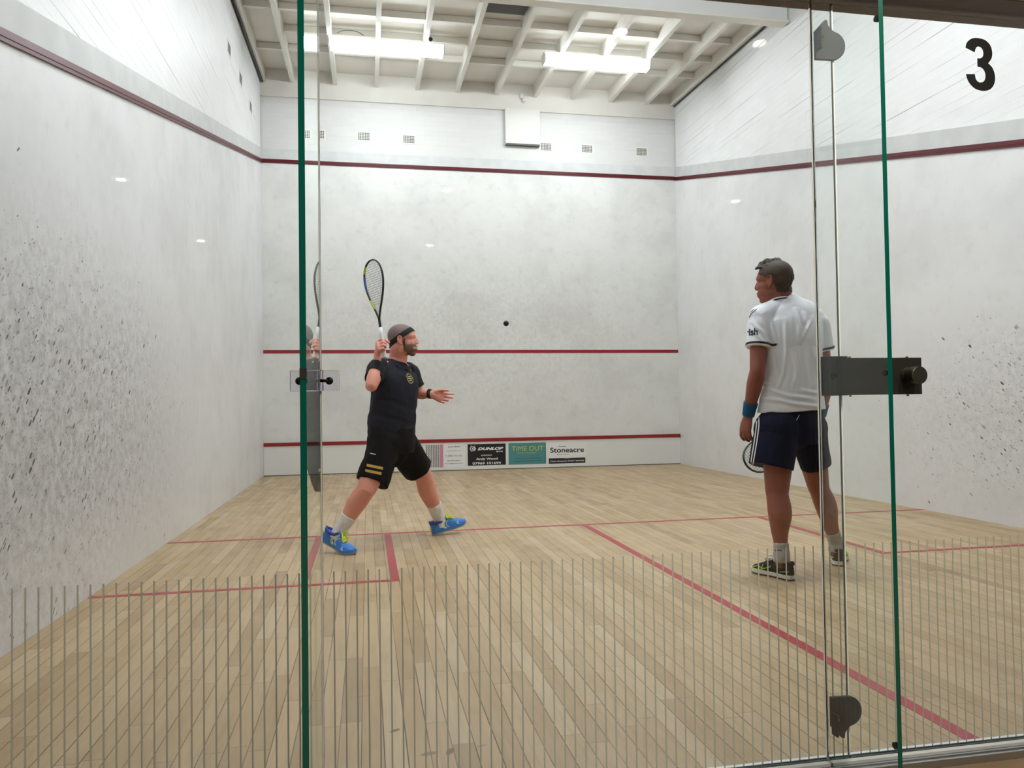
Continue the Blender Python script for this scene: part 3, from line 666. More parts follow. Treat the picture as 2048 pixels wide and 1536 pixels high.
def shoe(parent, o, fwd, up, pitch, side, colr, sole_col, lace_col, style, flexed=False, L=.295, lab=None):
    """o: heel point on the ground; built along x with z up, then pitched about the ball or the heel"""
    x = V(fwd).normalized(); z = V(up); y = z.cross(x).normalized(); z = x.cross(y)
    Mo = Matrix(((x.x, y.x, z.x, o.x), (x.y, y.y, z.y, o.y), (x.z, y.z, z.z, o.z), (0, 0, 0, 1)))
    ball = L*.70
    def bend(p):
        p = V(p)
        if flexed:   # heel lifted, toes flat
            if p.x < ball:
                t = min(1, (ball-p.x)/.05); a = pitch*t
                q = V((p.x-ball, 0, p.z)); return V((ball+q.x*math.cos(a)+q.z*math.sin(a), p.y, -q.x*math.sin(a)+q.z*math.cos(a)))
            return p
        a = pitch; return V((p.x*math.cos(a)-p.z*math.sin(a), p.y, p.x*math.sin(a)+p.z*math.cos(a)))
    def B(p): return Mo @ bend(p)
    def hw(t):   # half width of the outline
        return .5*L*.36*(crv(t, ((0, .0), (.02, .38), (.08, .62), (.25, .70), (.45, .74), (.62, .92), (.75, 1.0), (.88, .86), (.96, .55), (1, .0))))
    def crv(t, tab):
        for (a, va), (b, vb) in zip(tab, tab[1:]):
            if a <= t <= b: return va+(vb-va)*(t-a)/(b-a)
        return tab[-1][1]
    off = lambda t: side*.012*math.sin(max(0, min(1, t))*PI)*(1 if t < .8 else 1)
    top = lambda t: crv(t, ((0, .080), (.04, .092), (.12, .090), (.25, .080), (.36, .088), (.42, .098), (.50, .092), (.65, .076), (.80, .062), (.92, .048), (1, .028)))
    # upper: arch rings along x
    b = NB(); rings = []; ts = [.0, .015, .05, .10, .17, .25, .33, .40, .46, .53, .60, .68, .76, .84, .91, .96, .99]
    for t in ts:
        h = top(t); w = max(.006, hw(t)*.97); zb = .018; ring = []
        for i in range(17):
            a = -.15+(PI+.3)*i/16; c, s_ = math.cos(a), math.sin(a)
            ring.append(b.verts.new(B((t*L, off(t)+w*(abs(c)**.75)*(1 if c > 0 else -1), zb+(h-zb)*max(-.1, (abs(s_)**.8)*(1 if s_ > 0 else -1))))))
        rings.append(ring)
    for A, C in zip(rings, rings[1:]):
        for i in range(16): b.faces.new((A[i], A[i+1], C[i+1], C[i]))
        b.faces.new((A[16], A[0], C[0], C[16]))
    b.faces.new(rings[0]); b.faces.new(rings[-1][::-1])
    bmesh.ops.subdivide_edges(b, edges=b.edges[:], cuts=1, use_grid_fill=True, smooth=.6)
    s = mk('shoe', b, colr, parent, smooth=True, label=lab)
    # collar padding
    b = NB(); q = []
    for i in range(20):
        a = 2*PI*i/20; tx = .20*L+.175*L*math.cos(a); q.append(B((tx, off(tx/L)+.034*math.sin(a), .086+.008*(abs(math.cos(a))**2)+(.012 if math.cos(a) > .7 else 0))))
    tube(b, q, (.0115), 8, closed=True); tube(b, [B((.030, 0, .045)), B((.012, 0, .085)), B((.001, 0, .104))], [.02, .014, .006], 8)
    mk('collar', b, mat(style+'_collar', (18, 60, 150) if style == 'blue' else (24, 26, 34), .8), s, smooth=True)
    # tongue
    b = NB(); tube(b, [B((.60*L, off(.6), .062)), B((.48*L, off(.5), .086)), B((.385*L, off(.4), .112)), B((.35*L, off(.4), .128))], [(.007, .026), (.007, .026), (.007, .025), (.005, .022)], 12, ref=x*0+z, sub=2)
    mk('tongue', b, colr, s, smooth=True)
    # sole
    def outline(f, zz, n=26):
        A = []
        for i in range(n+1):
            t = (1-math.cos(PI*i/n))/2; A.append((t*L*1.0-.002*f, off(t)+hw(t)*f, zz(t)))
        for i in range(n-1, 0, -1):
            t = (1-math.cos(PI*i/n))/2; A.append((t*L*1.0-.002*f, off(t)-hw(t)*f, zz(t)))
        return A
    def layer(f0, f1, z0, z1, m, name, parent_):
        b = NB(); rk = lambda t: .012*max(0, (t-.82)/.18)**1.5
        lo = [b.verts.new(B((p[0], p[1], z0+rk(p[0]/L)))) for p in outline(f0, lambda t: 0)]; hi = [b.verts.new(B((p[0], p[1], z1+rk(p[0]/L)*.8))) for p in outline(f1, lambda t: 0)]
        n = len(lo)
        for i in range(n): b.faces.new((lo[i], lo[(i+1) % n], hi[(i+1) % n], hi[i]))
        b.faces.new(lo[::-1]); b.faces.new(hi); return mk(name, b, m, parent_)
    layer(1.03, 1.06, .0085, .030, sole_col[0], 'midsole', s); layer(1.0, 1.04, .0, .009, sole_col[1], 'outsole', s)
    # laces
    def surf(t, v):  # v -1..1 across the instep
        a = PI/2-v*1.0; w = hw(t)*.97; h = top(t)
        return B((t*L, off(t)+w*(abs(math.cos(a))**.75)*(1 if math.cos(a) > 0 else -1), .020+(h-.018)*(abs(math.sin(a))**.8)+.004))
    b = NB(); tt = [.44, .49, .54, .59, .64]
    for i, t in enumerate(tt):
        tube(b, [surf(t, -.45), surf(t+.01, 0), surf(t, .45)], .0034, 6, sub=3)
        if i: tube(b, [surf(tt[i-1], -.45), surf((t+tt[i-1])/2, 0), surf(t, .45)], .0034, 6, sub=3); tube(b, [surf(tt[i-1], .45), surf((t+tt[i-1])/2, 0), surf(t, -.45)], .0034, 6, sub=3)
    k0 = V((.42*L, off(.42), .100))
    for s_ in (-1, 1):
        tube(b, [B(k0), B(k0+V((.01, s_*.022, .020))), B(k0+V((.03, s_*.045, .012))), B(k0+V((.045, s_*.040, -.008))), B(k0+V((.02, s_*.015, -.004))), B(k0)], .0034, 6, sub=4)
        tube(b, [B(k0), B(k0+V((.02, s_*.02, .006))), B(k0+V((.055, s_*.034, -.018)))], .0032, 6, sub=4)
    if style == 'blue': tube(b, [B(k0), B(k0+V((.03, .0, .03))), B(k0+V((.06, .005, .055)))], .0034, 6, sub=3)
    mk('laces', b, lace_col, s, smooth=True, label='yellow laces' if style == 'blue' else None)
    # side marks on both flanks
    def flank(t, v, sg):  # v: height fraction
        w = hw(t)*.97+.0022; h = top(t); sn = max(0, min(1, v))**(1/.8); an = math.asin(min(1, sn)); return B((t*L, off(t)+sg*w*(math.cos(an)**.75), .018+(h-.018)*v+.001))
    def mark(lines, r, m, name):
        for sg in (-1, 1):
            for ln in lines: b = NB(); tube(b, [flank(t, v, sg) for t, v in ln], r, 6, sub=2); mk(name, b, m, s, smooth=True)
    if style == 'blue':
        mark([((.36, .86), (.27, .50), (.34, .12)), ((.40, .86), (.31, .50), (.38, .12))], .0034, mat('chevron_white', (226, 240, 120), .5), 'chevron_mark')
        mark([((.46, .84), (.38, .50), (.44, .14))], .0030, mat('chevron_pale', (225, 235, 235), .5), 'chevron_mark')
        mark([((.70, .62), (.66, .40), (.70, .22)), ((.73, .60), (.69, .40), (.73, .24))], .0022, mat('chevron_pale', (225, 235, 235), .5), 'toe_mark')
        b = NB(); tube(b, [B((-.001, 0, .040)), B((-.001, 0, .062))], [(.006, .016), (.006, .012)], 10, ref=x, sub=1); mk('heel_patch', b, lace_col, s, smooth=True)
    else:
        my = mat('lime_mark', (178, 214, 60), .4)
        mark([((.88, .45), (.76, .62), (.60, .36), (.46, .52)), ((.84, .30), (.70, .22), (.60, .34)), ((.74, .75), (.70, .22)), ((.64, .72), (.66, .30)), ((.05, .42), (.22, .36))], .0026, my, 'lime_stripe')
    return s
def racket(o, tip, nrm, label, cmain, accents, parts_label=None, k=1.0):
    """o: butt end, tip: head end, nrm: string plane normal"""
    o, tip = V(o), V(tip); x = (tip-o).normalized(); n = V(nrm); n = (n-x*n.dot(x)).normalized(); y = n.cross(x)
    Lr = (tip-o).length; e = empty('squash_racket', o, label, 'racket')
    P = lambda a, b_, c=0: o+x*a+y*b_+n*c
    prof = [(0, 0), (.006, .030), (.024, .058), (.055, .080), (.100, .0935), (.150, .0955), (.200, .087), (.250, .071), (.300, .050), (.345, .029), (.385, .012), (.402, .009)]
    W_ = lambda a: next((w0+(w1-w0)*(a-a0)/(a1-a0) for (a0, w0), (a1, w1) in zip(prof, prof[1:]) if a0 <= a <= a1), .0)
    top = Lr
    Lf = [P(top-a, w) for a, w in prof[::-1]]+[P(top-a, -w) for a, w in prof[1:]]
    Lf = crom([list(q) for q in Lf], 6)
    ncut = len(Lf)
    b = NB(); tube(b, [V(q) for q in Lf], [(.0085, .0050)]*ncut, 10, ref=n, caps=None); f = mk('frame', b, cmain, e, smooth=True)
    for (i0, i1, colr, nm) in accents:
        a, c = int(i0*ncut), int(i1*ncut); b = NB(); tube(b, [V(q) for q in Lf[a:c]], [(.0092, .0057)]*(c-a), 10, ref=n); mk('frame_decal', b, colr, e, smooth=True, label=nm)
    b = NB(); tube(b, [P(top-.40, 0), P(top-.43, 0), P(.20, 0)], [(.0085, .013), (.0085, .010), (.0095, .010)], 12, ref=n, sub=2); mk('shaft', b, cmain, e, smooth=True)
    b = NB(); g = [P(.212, 0), P(.16, 0), P(.08, 0), P(.02, 0), P(.008, 0), P(0, 0)]
    tube(b, g, [(.0125, .0135), (.0135, .0145), (.0135, .0150), (.0145, .0160), (.0165, .0185), (.0165, .0185)], 14, ref=n, caps=None); mk('grip', b, mat('white_grip_tape', (232, 232, 230), .7), e, smooth=True, label='white grip')
    b = NB(); cyl(b, P(-.001, 0), x, .013, .003, 16); mk('butt_cap', b, M_BLACK, e)
    b = NB(); r = .0009
    for i in range(19):
        a = .012+i*.0165
        if a > .325: break
        w = W_(a)-.002; tube(b, [P(top-a, -w), P(top-a, w)], r, 5, caps=None)
    for i in range(-6, 7):
        yy = i*.0135; a0 = next((q/400 for q in range(2, 160) if W_(q/400) > abs(yy)+.002), None)
        if a0 is None: continue
        a1 = next((q/400 for q in range(60, 161) if W_(q/400) < abs(yy)*(.55 if abs(yy) < .06 else 1)+.006), .385)
        tube(b, [P(top-a0, yy), P(top-max(a0+.02, min(a1, .25)), yy), P(top-a1, yy*(.5 if a1 > .25 else 1))], r, 5, caps=None)
    mk('strings', b, mat('racket_strings', (70, 70, 74), .5), e)
    return e
def drape(me, amp, sc, seed=0.0):
    disp(me, lambda p, n: amp*(noise.noise(V((p.x*sc+seed, p.y*sc, p.z*sc*.6)))+.5*noise.noise(V((p.x*sc*2.3, p.y*sc*2.3+seed, p.z*sc*1.6)))))
def rays(tree, p, d):
    h = tree.ray_cast(p-d*1.0, d); return h[0], h[1]
def stick(mesh_me, bm, d, lift=.0015):
    """lay flat decal geometry onto a garment along direction d"""
    t = NB(); t.from_mesh(mesh_me); tree = BVHTree.FromBMesh(t); d = V(d).normalized()
    bmesh.ops.triangulate(bm, faces=bm.faces[:])
    for v in bm.verts:
        h, n = rays(tree, v.co, d)
        if h is not None: v.co = h-d*lift
        else: v.tag = True
    bmesh.ops.delete(bm, geom=[v for v in bm.verts if v.tag], context='VERTS')
    t.free(); return bm
def quad_strip(bm, pa, pb, w, n=14, side=None):
    pa, pb = V(pa), V(pb); s = V(side).normalized()*w/2
    L = [(bm.verts.new(pa.lerp(pb, i/n)-s), bm.verts.new(pa.lerp(pb, i/n)+s)) for i in range(n+1)]
    for p, q in zip(L, L[1:]): bm.faces.new((p[0], p[1], q[1], q[0]))

SKIN1 = mat('fair_skin', (226, 152, 134), .5, noise_amt=.05, nscale=14, sss=0)
SKIN2 = mat('tanned_skin', (142, 80, 64), .5, noise_amt=.06, nscale=14)
NAVY = mat('dark_navy_jersey', (9, 14, 30), .75, spec=.3, noise_amt=.1, nscale=9)
BLKSH = mat('black_shorts_cloth', (3, 3, 5), .8, spec=.2)
SOCK = mat('white_sock_knit', (228, 226, 224), .85, noise_amt=.03, nscale=60)
SOCKG = mat('grey_sock_knit', (172, 170, 166), .85, noise_amt=.05, nscale=60)
BLUE = mat('blue_shoe', (0, 120, 210), .4); YELL = mat('yellow_lace', (222, 240, 40), .5)
GUM = mat('gum_rubber', (70, 34, 26), .5); MIDW = mat('white_rubber', (228, 226, 222), .5)
BLKSHOE = mat('black_shoe', (7, 8, 14), .6, spec=.3)

# ---------- player 1: striding to the right, racket up
def person1():
    root = empty('person', at(785, 1100, 3.8)*1.0, 'bald bearded person in dark navy kit striding right with racket raised', 'person')
    root.location.z = 0
    n_ = V((.72, -.69, 0)).normalized(); u_ = V((.69, .72, 0)).normalized()   # chest direction, direction of the left shoulder
    C = lambda px, py: at(px, py, 3.78)
    sR = C(789, 738)-u_*.175; sL = C(789, 742)+u_*.170
    elR = at(743, 771, 3.42); wrR = at(754, 724, 3.50)
    elL = at(838, 787, 3.92); wrL = at(862, 788, 3.86)
    hipR = at(772, 884, 3.70); kR = at(733, 978, 3.55); aR = at(679, 1062, 3.58)
    hipL = at(798, 884, 3.86); kL = at(848, 955, 4.00); aL = at(880, 1042, 4.13)
    hd = at(806, 682, 3.74)
    hx = V((.985, -.17, .0)); Mh = axes(hx, V((.17, .985, 0)), hd) @ Matrix.Rotation(-.05, 4, 'Y')
    b = NB()
    head(b, Mh, 1.0)
    tube(b, [hd+V((-.030, 0, -.045)), C(797, 712), C(793, 728), C(790, 742)], [(.062, .064), (.064, .066), (.074, .078), (.095, .12)], 16, sub=2)
    # torso
    def ring(px, py): return C(px, py)
    T_ = [(790, 742, .085, .160), (790, 756, .118, .185), (789, 780, .135, .178), (787, 810, .143, .170), (785, 840, .145, .168), (784, 868, .135, .165), (784, 884, .11, .13)]
    tube(b, [ring(a, c) for a, c, _, _ in T_], [(f, s) for _, _, f, s in T_], 24, ref=n_, sub=3)
    tube(b, [sR, sR.lerp(elR, .5), elR], [.058, .050, .043], 14, sub=3); tube(b, [elR, elR.lerp(wrR, .3), elR.lerp(wrR, .75), wrR], [.043, .046, .034, .028], 14, sub=3)
    tube(b, [sL, sL.lerp(elL, .5), elL], [.058, .048, .042], 14, sub=3); tube(b, [elL, elL.lerp(wrL, .35), elL.lerp(wrL, .8), wrL], [.042, .043, .032, .027], 14, sub=3)
    for h_, k_, a_ in ((hipR, kR, aR), (hipL, kL, aL)):
        tube(b, [h_, h_.lerp(k_, .5), k_], [.100, .088, .068], 18, sub=3)
        back = V((-.35, .1, 0)) if a_ is aL else V((-.2, .3, 0))
        c1 = k_.lerp(a_, .32)+back.normalized()*.012
        tube(b, [k_, c1, k_.lerp(a_, .7), a_, a_+V((-.02 if a_ is aR else .006, 0, -.035))], [.066, .070, .049, .039, .038], 16, sub=3)
    # hands: right round the grip, left open
    butt = at(769, 716, 3.44); tip = at(742, 519, 3.50)
    ax = (tip-butt).normalized()
    gc = butt+ax*.078
    hx1 = V((.02, -.88, .48)); MR = axes(hx1, ax, V((0, 0, 0)))
    # palm sits to the left of the grip, fingers close over its front
    zc = MR.to_3x3() @ V((0, 0, 1)); s = -1 if zc.x > 0 else 1
    back = zc*s
    if s < 0: MR = flipz(MR)
    wpos = gc+back*.033-hx1.normalized()*.074
    MR.translation = wpos
    hand(b, MR, [(.9, 1.35, .9), (.95, 1.35, .9), (1.0, 1.35, .9), (1.05, 1.35, .9)], thumb=(1.25, .75), spread=0, k=1.12)
    tube(b, [wrR, wrR.lerp(wpos, .5), wpos], [.028, .027, .027], 12, sub=2)
    hx2 = V((.90, -.05, -.30)); ML = axes(hx2, V((.25, .1, .95)), wrL.copy()); zc = ML.to_3x3() @ V((0, 0, 1))
    if zc.y < 0: ML = flipz(ML)
    hand(b, ML, [(.10, .12, .1), (.28, .3, .2), (.5, .55, .3), (.75, .7, .4)], thumb=(.25, .55), spread=.22, k=1.08)
    body = voxel(b, .0045, 4, .5)
    mk('body', body, SKIN1, root, smooth=True)
    eyes(root, Mh)
    # scalp stubble, beard, headband from the head surface
    def inv(p): return Mh.inverted() @ p
    hs = hd
    def hairline(p):
        q = inv(p); return q.z > .034+.55*max(0, q.x-.01)-.45*max(0, -.02-q.x)-.25*max(0, -.06-q.x) and q.x < .075 and q.z > -.03 and not (abs(q.y) > .078)
    mk('hair', shell(body, [], .0012, near=(hd, .17), cond=hairline), mat('shaved_scalp', (122, 100, 94), .6), root, smooth=True, label='shaved scalp stubble')
    def beardz(p):
        q = inv(p)
        return q.z < -.030+.0-.5*max(0, q.x-.04)*0 and q.z > -.135 and q.x > .008 and q.z > -.155+.9*(.05-q.x)*.6 and (q.z < -.066 or (q.z < .0 and q.x < .075 and abs(q.y) > .028) or (q.x >= .075 and -.049 < q.z < -.034)) or (.004 < q.x < .022 and -.04 < q.z < .012 and abs(q.y) > .05)
    mk('beard', shell(body, [], .0015, near=(hd, .17), cond=lambda p: beardz(p) and inv(p).z > -.112 and not (inv(p).z < -.080 and inv(p).x < .026)), mat('dark_beard', (116, 86, 74), .85, bumpy=.4, nscale=300), root, smooth=True)
    # headband: low at the nape, high on the brow
    a1 = Mh @ V((-.075, 0, -.012)); a2 = Mh @ V((.072, 0, .082)); dz = (a2-a1).normalized(); yv = Mh.to_3x3() @ V((0, 1, 0)); nb = dz.cross(yv).normalized()
    if nb.z < 0: nb = -nb
    mid = (a1+a2)/2
    mk('headband', shell(body, [(mid-nb*.019, nb), (mid+nb*.016, -nb)], .006, near=(hd+V((0, 0, .04)), .15), cond=lambda p: not (abs(inv(p).y) > .0775 and inv(p).x < .015 and inv(p).x > -.04 and inv(p).z < .04)), mat('black_headband', (13, 14, 16), .8), root, smooth=True)
    # wristbands
    def band(name, p, d, w, off, m, r, lab=None):
        d = d.normalized(); return mk(name, shell(body, [(p-d*w/2, d), (p+d*w/2, -d)], off, near=(p, r)), m, root, smooth=True, label=lab)
    mb = mat('black_wristband', (16, 17, 20), .85)
    band('wristband', elR.lerp(wrR, .80), wrR-elR, .07, .007, mb, .085)
    band('watch', elL.lerp(wrL, .93), wrL-elL, .022, .006, mb, .07, 'black wrist strap')
    # shirt
    b = NB()
    S_ = [(795, 723, .070, .076), (793, 731, .085, .115), (791, 741, .104, .172), (790, 756, .134, .198), (789, 780, .150, .190), (787, 810, .157, .182), (784, 838, .160, .182), (783, 858, .160, .182), (784, 866, .155, .178)]
    tube(b, [ring(a, c) for a, c, _, _ in S_], [(f, s) for _, _, f, s in S_], 28, ref=n_, sub=3, caps=None)
    tube(b, [sR-u_*-.04, sR, sR.lerp(elR, .40), sR.lerp(elR, .62)], [.070, .072, .068, .066], 18, sub=3, caps=None)
    tube(b, [sL-u_*.04, sL, sL.lerp(elL, .45), sL.lerp(elL, .72)], [.070, .068, .064, .064], 18, sub=3, caps=None)
    sh = voxel(b, .006, 3, .5); drape(sh, .008, 9, 3.0)
    disp(sh, lambda p, n: -.004*max(0, math.sin(p.z*52+p.x*18))*(1 if p.z < 1.05 else .3))
    so = mk('shirt', sh, NAVY, root, smooth=True)
    nb_ = (V((0, 0, 1))+n_*.45-V((.0, 0, 0))).normalized(); cb = C(795, 727)
    mk('collar', shell(body, [(cb-nb_*.018, nb_), (cb+nb_*.006, -nb_)], .012, near=(cb, .15), cond=lambda p: (p-cb-nb_*(p-cb).dot(nb_)).length < .10), NAVY, so, smooth=True)
    # round badge on the chest
    cen = C(795, 758); d = -n_; tree = NB(); tree.from_mesh(sh)
    def badge(fn, m, name):
        b = NB(); fn(b); stick(sh, b, d, .0022); mk(name, b, m, so)
    right = V((-n_.y, n_.x, 0)); 
    cen = C(795, 758)+n_*.2
    def disc(b, r0, r1, n=28):
        L = [(b.verts.new(cen+right*r0*math.cos(2*PI*i/n)+V((0, 0, r0*math.sin(2*PI*i/n)))), b.verts.new(cen+right*r1*math.cos(2*PI*i/n)+V((0, 0, r1*math.sin(2*PI*i/n))))) for i in range(n)]
        for i in range(n): p, q_ = L[i], L[(i+1) % n]; b.faces.new((p[0], p[1], q_[1], q_[0]))
    gold = mat('gold_print', (196, 176, 110), .5)
    badge(lambda b: disc(b, .032, .037), gold, 'badge')
    def bars(b):
        for zz, w in ((.014, .018), (.0, .026), (-.014, .018)):
            quad_strip(b, cen+right*(-w)+V((0, 0, zz)), cen+right*w+V((0, 0, zz)), .006, 8, V((0, 0, 1)))
    badge(bars, gold, 'badge_print')
    # shorts
    b = NB()
    tube(b, [C(785, 846), C(784, 868), C(783, 888), C(784, 908)], [(.150, .172), (.160, .182), (.165, .182), (.150, .16)], 26, ref=n_, sub=3, caps=None)
    hemR = at(744, 965, 3.60); hemL = at(838, 940, 3.97)
    ell(b, hipR, (.128, .128, .128)); ell(b, C(788, 905), (.10, .10, .10)); tube(b, [hipR+V((0, 0, .02)), hipR.lerp(hemR, .5), hemR], [.120, .118, .115], 24, sub=3, caps=None)
    ell(b, hipL, (.125, .125, .125)); tube(b, [hipL+V((0, 0, .02)), hipL.lerp(hemL, .5), hemL], [.120, .118, .114], 24, sub=3, caps=None)
    ss = voxel(b, .006, 3, .5); drape(ss, .010, 10, 8.0)
    sso = mk('shorts', ss, BLKSH, root, smooth=True)
    vd = (at(740, 930, 3.5)-CAM).normalized()
    b = NB()
    for (p0, p1) in (((733, 930), (767, 937)), ((730, 941), (764, 948))):
        a_, c_ = at(*p0, 3.3), at(*p1, 3.3); quad_strip(b, a_, c_, .019, 12, V((0, 0, 1)))
    stick(ss, b, vd, .003); mk('gold_stripe', b, mat('gold_cloth', (190, 150, 60), .6), sso, label='gold stripe')
    for tag_, pz in (('a', ((712, 903), (727, 906))),):
        b = NB(); quad_strip(b, at(*(740, 905), 3.3), at(*(752, 908), 3.3), .006, 6, V((0, 0, 1))); stick(ss, b, vd, .003); mk('maker_mark', b, MIDW, sso)
    # socks and shoes
    for k_, a_, f in ((kR, aR, .64), (kL, aL, .60)):
        b = NB(); p = k_.lerp(a_, f)
        tube(b, [p, k_.lerp(a_, .85), a_, a_+V((-.028 if a_ is aR else .008, 0, -.05))], [.0575, .050, .047, .049], 18, sub=3, caps=None); me = voxel(b, .004, 2, .5); drape(me, .003, 30)
        mk('sock', me, SOCK, root, smooth=True)
    fR = V((.86, -.50, 0)).normalized(); oR = V((aR.x-.098, aR.y+.02, 0))-fR*.050
    shoe(root, V((oR.x, oR.y, .001)), fR, (0, 0, 1), .44, 1, BLUE, (BLUE, mat('grey_rubber', (150, 150, 150), .5)), YELL, 'blue', flexed=True, lab='blue shoe with raised heel')
    fL = V((.96, .28, 0)).normalized(); oL = V((aL.x, aL.y, 0))-fL*.066
    shoe(root, V((oL.x, oL.y, .002)), fL, (0, 0, 1), .23, -1, BLUE, (BLUE, mat('grey_rubber', (150, 150, 150), .5)), YELL, 'blue', lab='blue shoe with raised toe')
    nrm = (ray(742, 580)*-1).normalized(); nrm = (Matrix.Rotation(-.85, 3, ax) @ nrm)
    racket(butt, butt+ax*.686, nrm, 'black squash racket with white grip raised by the bearded player', mat('racket_black', (18, 18, 20), .3),
           [(.34, .40, mat('racket_lime', (190, 200, 40), .4), 'lime part of the frame'), (.24, .335, mat('racket_blue', (60, 84, 150), .4), 'blue part of the frame'), (.10, .17, mat('racket_lime', (190, 200, 40)), 'lime part of the frame')])
person1()

# ---------- player 2: standing with his back to the glass
def person2():
    root = empty('person', V((4.0, 2.25, 0)), 'person in white shirt and navy shorts standing with back to the glass', 'person')
    n_ = V((-.10, 1, 0)).normalized(); u_ = V((1, .10, 0)).normalized()
    C = lambda px, py, Y=2.26: at(px, py, Y)
    sL = C(1519, 645, 2.24); sR = C(1634, 648, 2.28)
    elL = C(1514, 742, 2.20); wrL = C(1496, 829, 2.30)
    elR = C(1652, 757, 2.30); wrR = C(1640, 835, 2.50)
    hipL = C(1557, 858, 2.22); kL = C(1553, 985, 2.18); aL = C(1562, 1105, 2.14)
    hipR = C(1614, 858, 2.30); kR = C(1637, 975, 2.36); aR = C(1673, 1086, 2.40)
    hd = C(1546, 566, 2.27)
    hx = V((-.60, .80, -.03)); Mh = axes(hx, V((-.8, -.6, 0)), hd)
    b = NB(); k = 1.02
    head(b, Mh, k)
    tube(b, [hd+V((.035, -.02, -.05)), C(1558, 597), C(1563, 608), C(1570, 622)], [.060, .059, .066, .085], 16, sub=2)
    T_ = [(1572, 618, .075, .12), (1576, 640, .10, .185), (1578, 670, .118, .188), (1580, 710, .118, .172), (1583, 760, .108, .158), (1584, 800, .112, .160), (1585, 840, .118, .165), (1585, 864, .095, .13)]
    tube(b, [C(a, c) for a, c, _, _ in T_], [(f, s) for _, _, f, s in T_], 24, ref=n_, sub=3)
    for s, e_, w_ in ((sL, elL, wrL), (sR, elR, wrR)):
        tube(b, [s, s.lerp(e_, .45), e_], [.060, .051, .043], 16, sub=3); tube(b, [e_, e_.lerp(w_, .3), e_.lerp(w_, .75), w_], [.043, .046, .034, .029], 14, sub=3)
    for h_, k_, a_, s in ((hipL, kL, aL, -1), (hipR, kR, aR, 1)):
        tube(b, [h_, h_.lerp(k_, .5), k_], [.098, .084, .064], 18, sub=3)
        c1 = k_.lerp(a_, .33)+V((0, -.016, 0))
        tube(b, [k_+V((0, 0, .02)), k_, c1, k_.lerp(a_, .62), k_.lerp(a_, .85), a_, a_+V((0, .0, -.05))], [.062, .060, .066, .050, .038, .037, .040], 18, sub=3)
    ML = axes(V((-.16, .12, -1)), V((-.25, 1, .10)), wrL.copy()); zc = ML.to_3x3() @ V((0, 0, 1))
    if zc.x > 0: ML = flipz(ML)
    hand(b, ML, [(.25, .5, .35), (.35, .55, .4), (.45, .6, .45), (.35, .6, .5)], thumb=(.8, .35), spread=.1, k=1.16)
    rb = C(1640, 826, 2.62); rt = C(1500, 926, 2.48); ax = (rt-rb).normalized(); rt = rb+ax*.686
    MRx = (rb+ax*.08)-wrR; MR = axes(MRx, -ax*1.0+V((0, 0, .3)), wrR.copy()); 
    hand(b, MR, [(.7, 1.2, .8)]*4, thumb=(.8, .5), spread=0)
    body = voxel(b, .0045, 4, .5)
    mk('body', body, SKIN2, root, smooth=True); eyes(root, Mh, k)
    inv = lambda p: Mh.inverted() @ p
    def hairz(p):
        q = inv(p)/k
        if abs(q.y) > .0785 and -.034 < q.z < .034 and -.035 < q.x < .012: return False
        if q.x > .058 and q.z < .085: return False
        if q.x > .012: return q.z > .034+.5*max(0, q.x-.02)
        return q.z > -.062+.25*max(0, q.x+.05) if q.x < -.034 else q.z > .026
    hb = shell(body, [], .0055, near=(hd, .18), cond=hairz)
    # forelock volume
    me = bpy.data.meshes.new('h'); bmesh.ops.recalc_face_normals(hb, faces=hb.faces); hb.to_mesh(me); hb.free()
    b = NB()
    P = lambda x, y, z: Mh @ V((x*k, y*k, z*k))
    for i in range(46):
        y = random.uniform(-.058, .058); x0 = random.uniform(-.05, .045); zt = .129-.9*y*y/.06-.10*abs(x0-.0)
        L = random.uniform(.035, .055); fwd = random.uniform(.6, 1.0)
        tube(b, [P(x0, y, zt-.004), P(x0+L*.5*fwd, y+random.uniform(-.008, .008), zt+.011), P(x0+L*fwd, y+random.uniform(-.014, .014), zt+random.uniform(-.006, .010)-(.012 if x0 > .03 else 0))], [.0095, .0090, .004], 7, sub=3)
    for i in range(16):
        y = -.05+.1*i/15; tube(b, [P(.035, y, .118-y*y*12), P(.060, y*1.05, .116-y*y*10), P(.080, y*1.02+random.uniform(-.004, .004), .103-y*y*8+random.uniform(-.004, .006))], [.010, .010, .006], 8, sub=3)
    for i in range(70):
        a = random.uniform(PI*.35, PI*1.65); z0 = random.uniform(-.03, .09); r = .094*math.sqrt(max(.05, 1-((z0-.042)/.085)**2)); c_, s_ = math.cos(a), math.sin(a)
        if -.03 < z0 < .035 and abs(s_) > .8: continue
        p0 = V((-.014+r*1.02*c_, r*.82*s_, z0)); p1 = p0+V((c_*.004, s_*.003, -.018)); p2 = p0+V((-c_*.001, 0, -.034))
        tube(b, [P(*p0), P(*p1), P(*p2)], [.005, .0055, .002], 6, sub=2)
    hair = voxel(b, .0035, 1, .4); b = NB(); b.from_mesh(me); b.from_mesh(hair); hair = b
    mk('hair', hair, mat('brown_hair', (62, 47, 34), .6, noise_amt=.35, nscale=120, bumpy=.6), root, smooth=True)
    # blue wristbands
    mb = mat('blue_wristband', (16, 84, 128), .85, noise_amt=.15, nscale=60)
    for e_, w_, f in ((elL, wrL, .87), (elR, wrR, .80)):
        p = e_.lerp(w_, f); d = (w_-e_).normalized(); mk('wristband', shell(body, [(p-d*.04, d), (p+d*.04, -d)], .007, near=(p, .085)), mb, root, smooth=True)
    # shirt
    b = NB()
    S_ = [(1562, 598, .068, .072), (1566, 606, .082, .104), (1570, 617, .102, .155), (1576, 636, .126, .202), (1579, 670, .146, .206), (1581, 710, .144, .194), (1582, 760, .142, .188), (1582, 800, .150, .202), (1583, 822, .155, .212)]
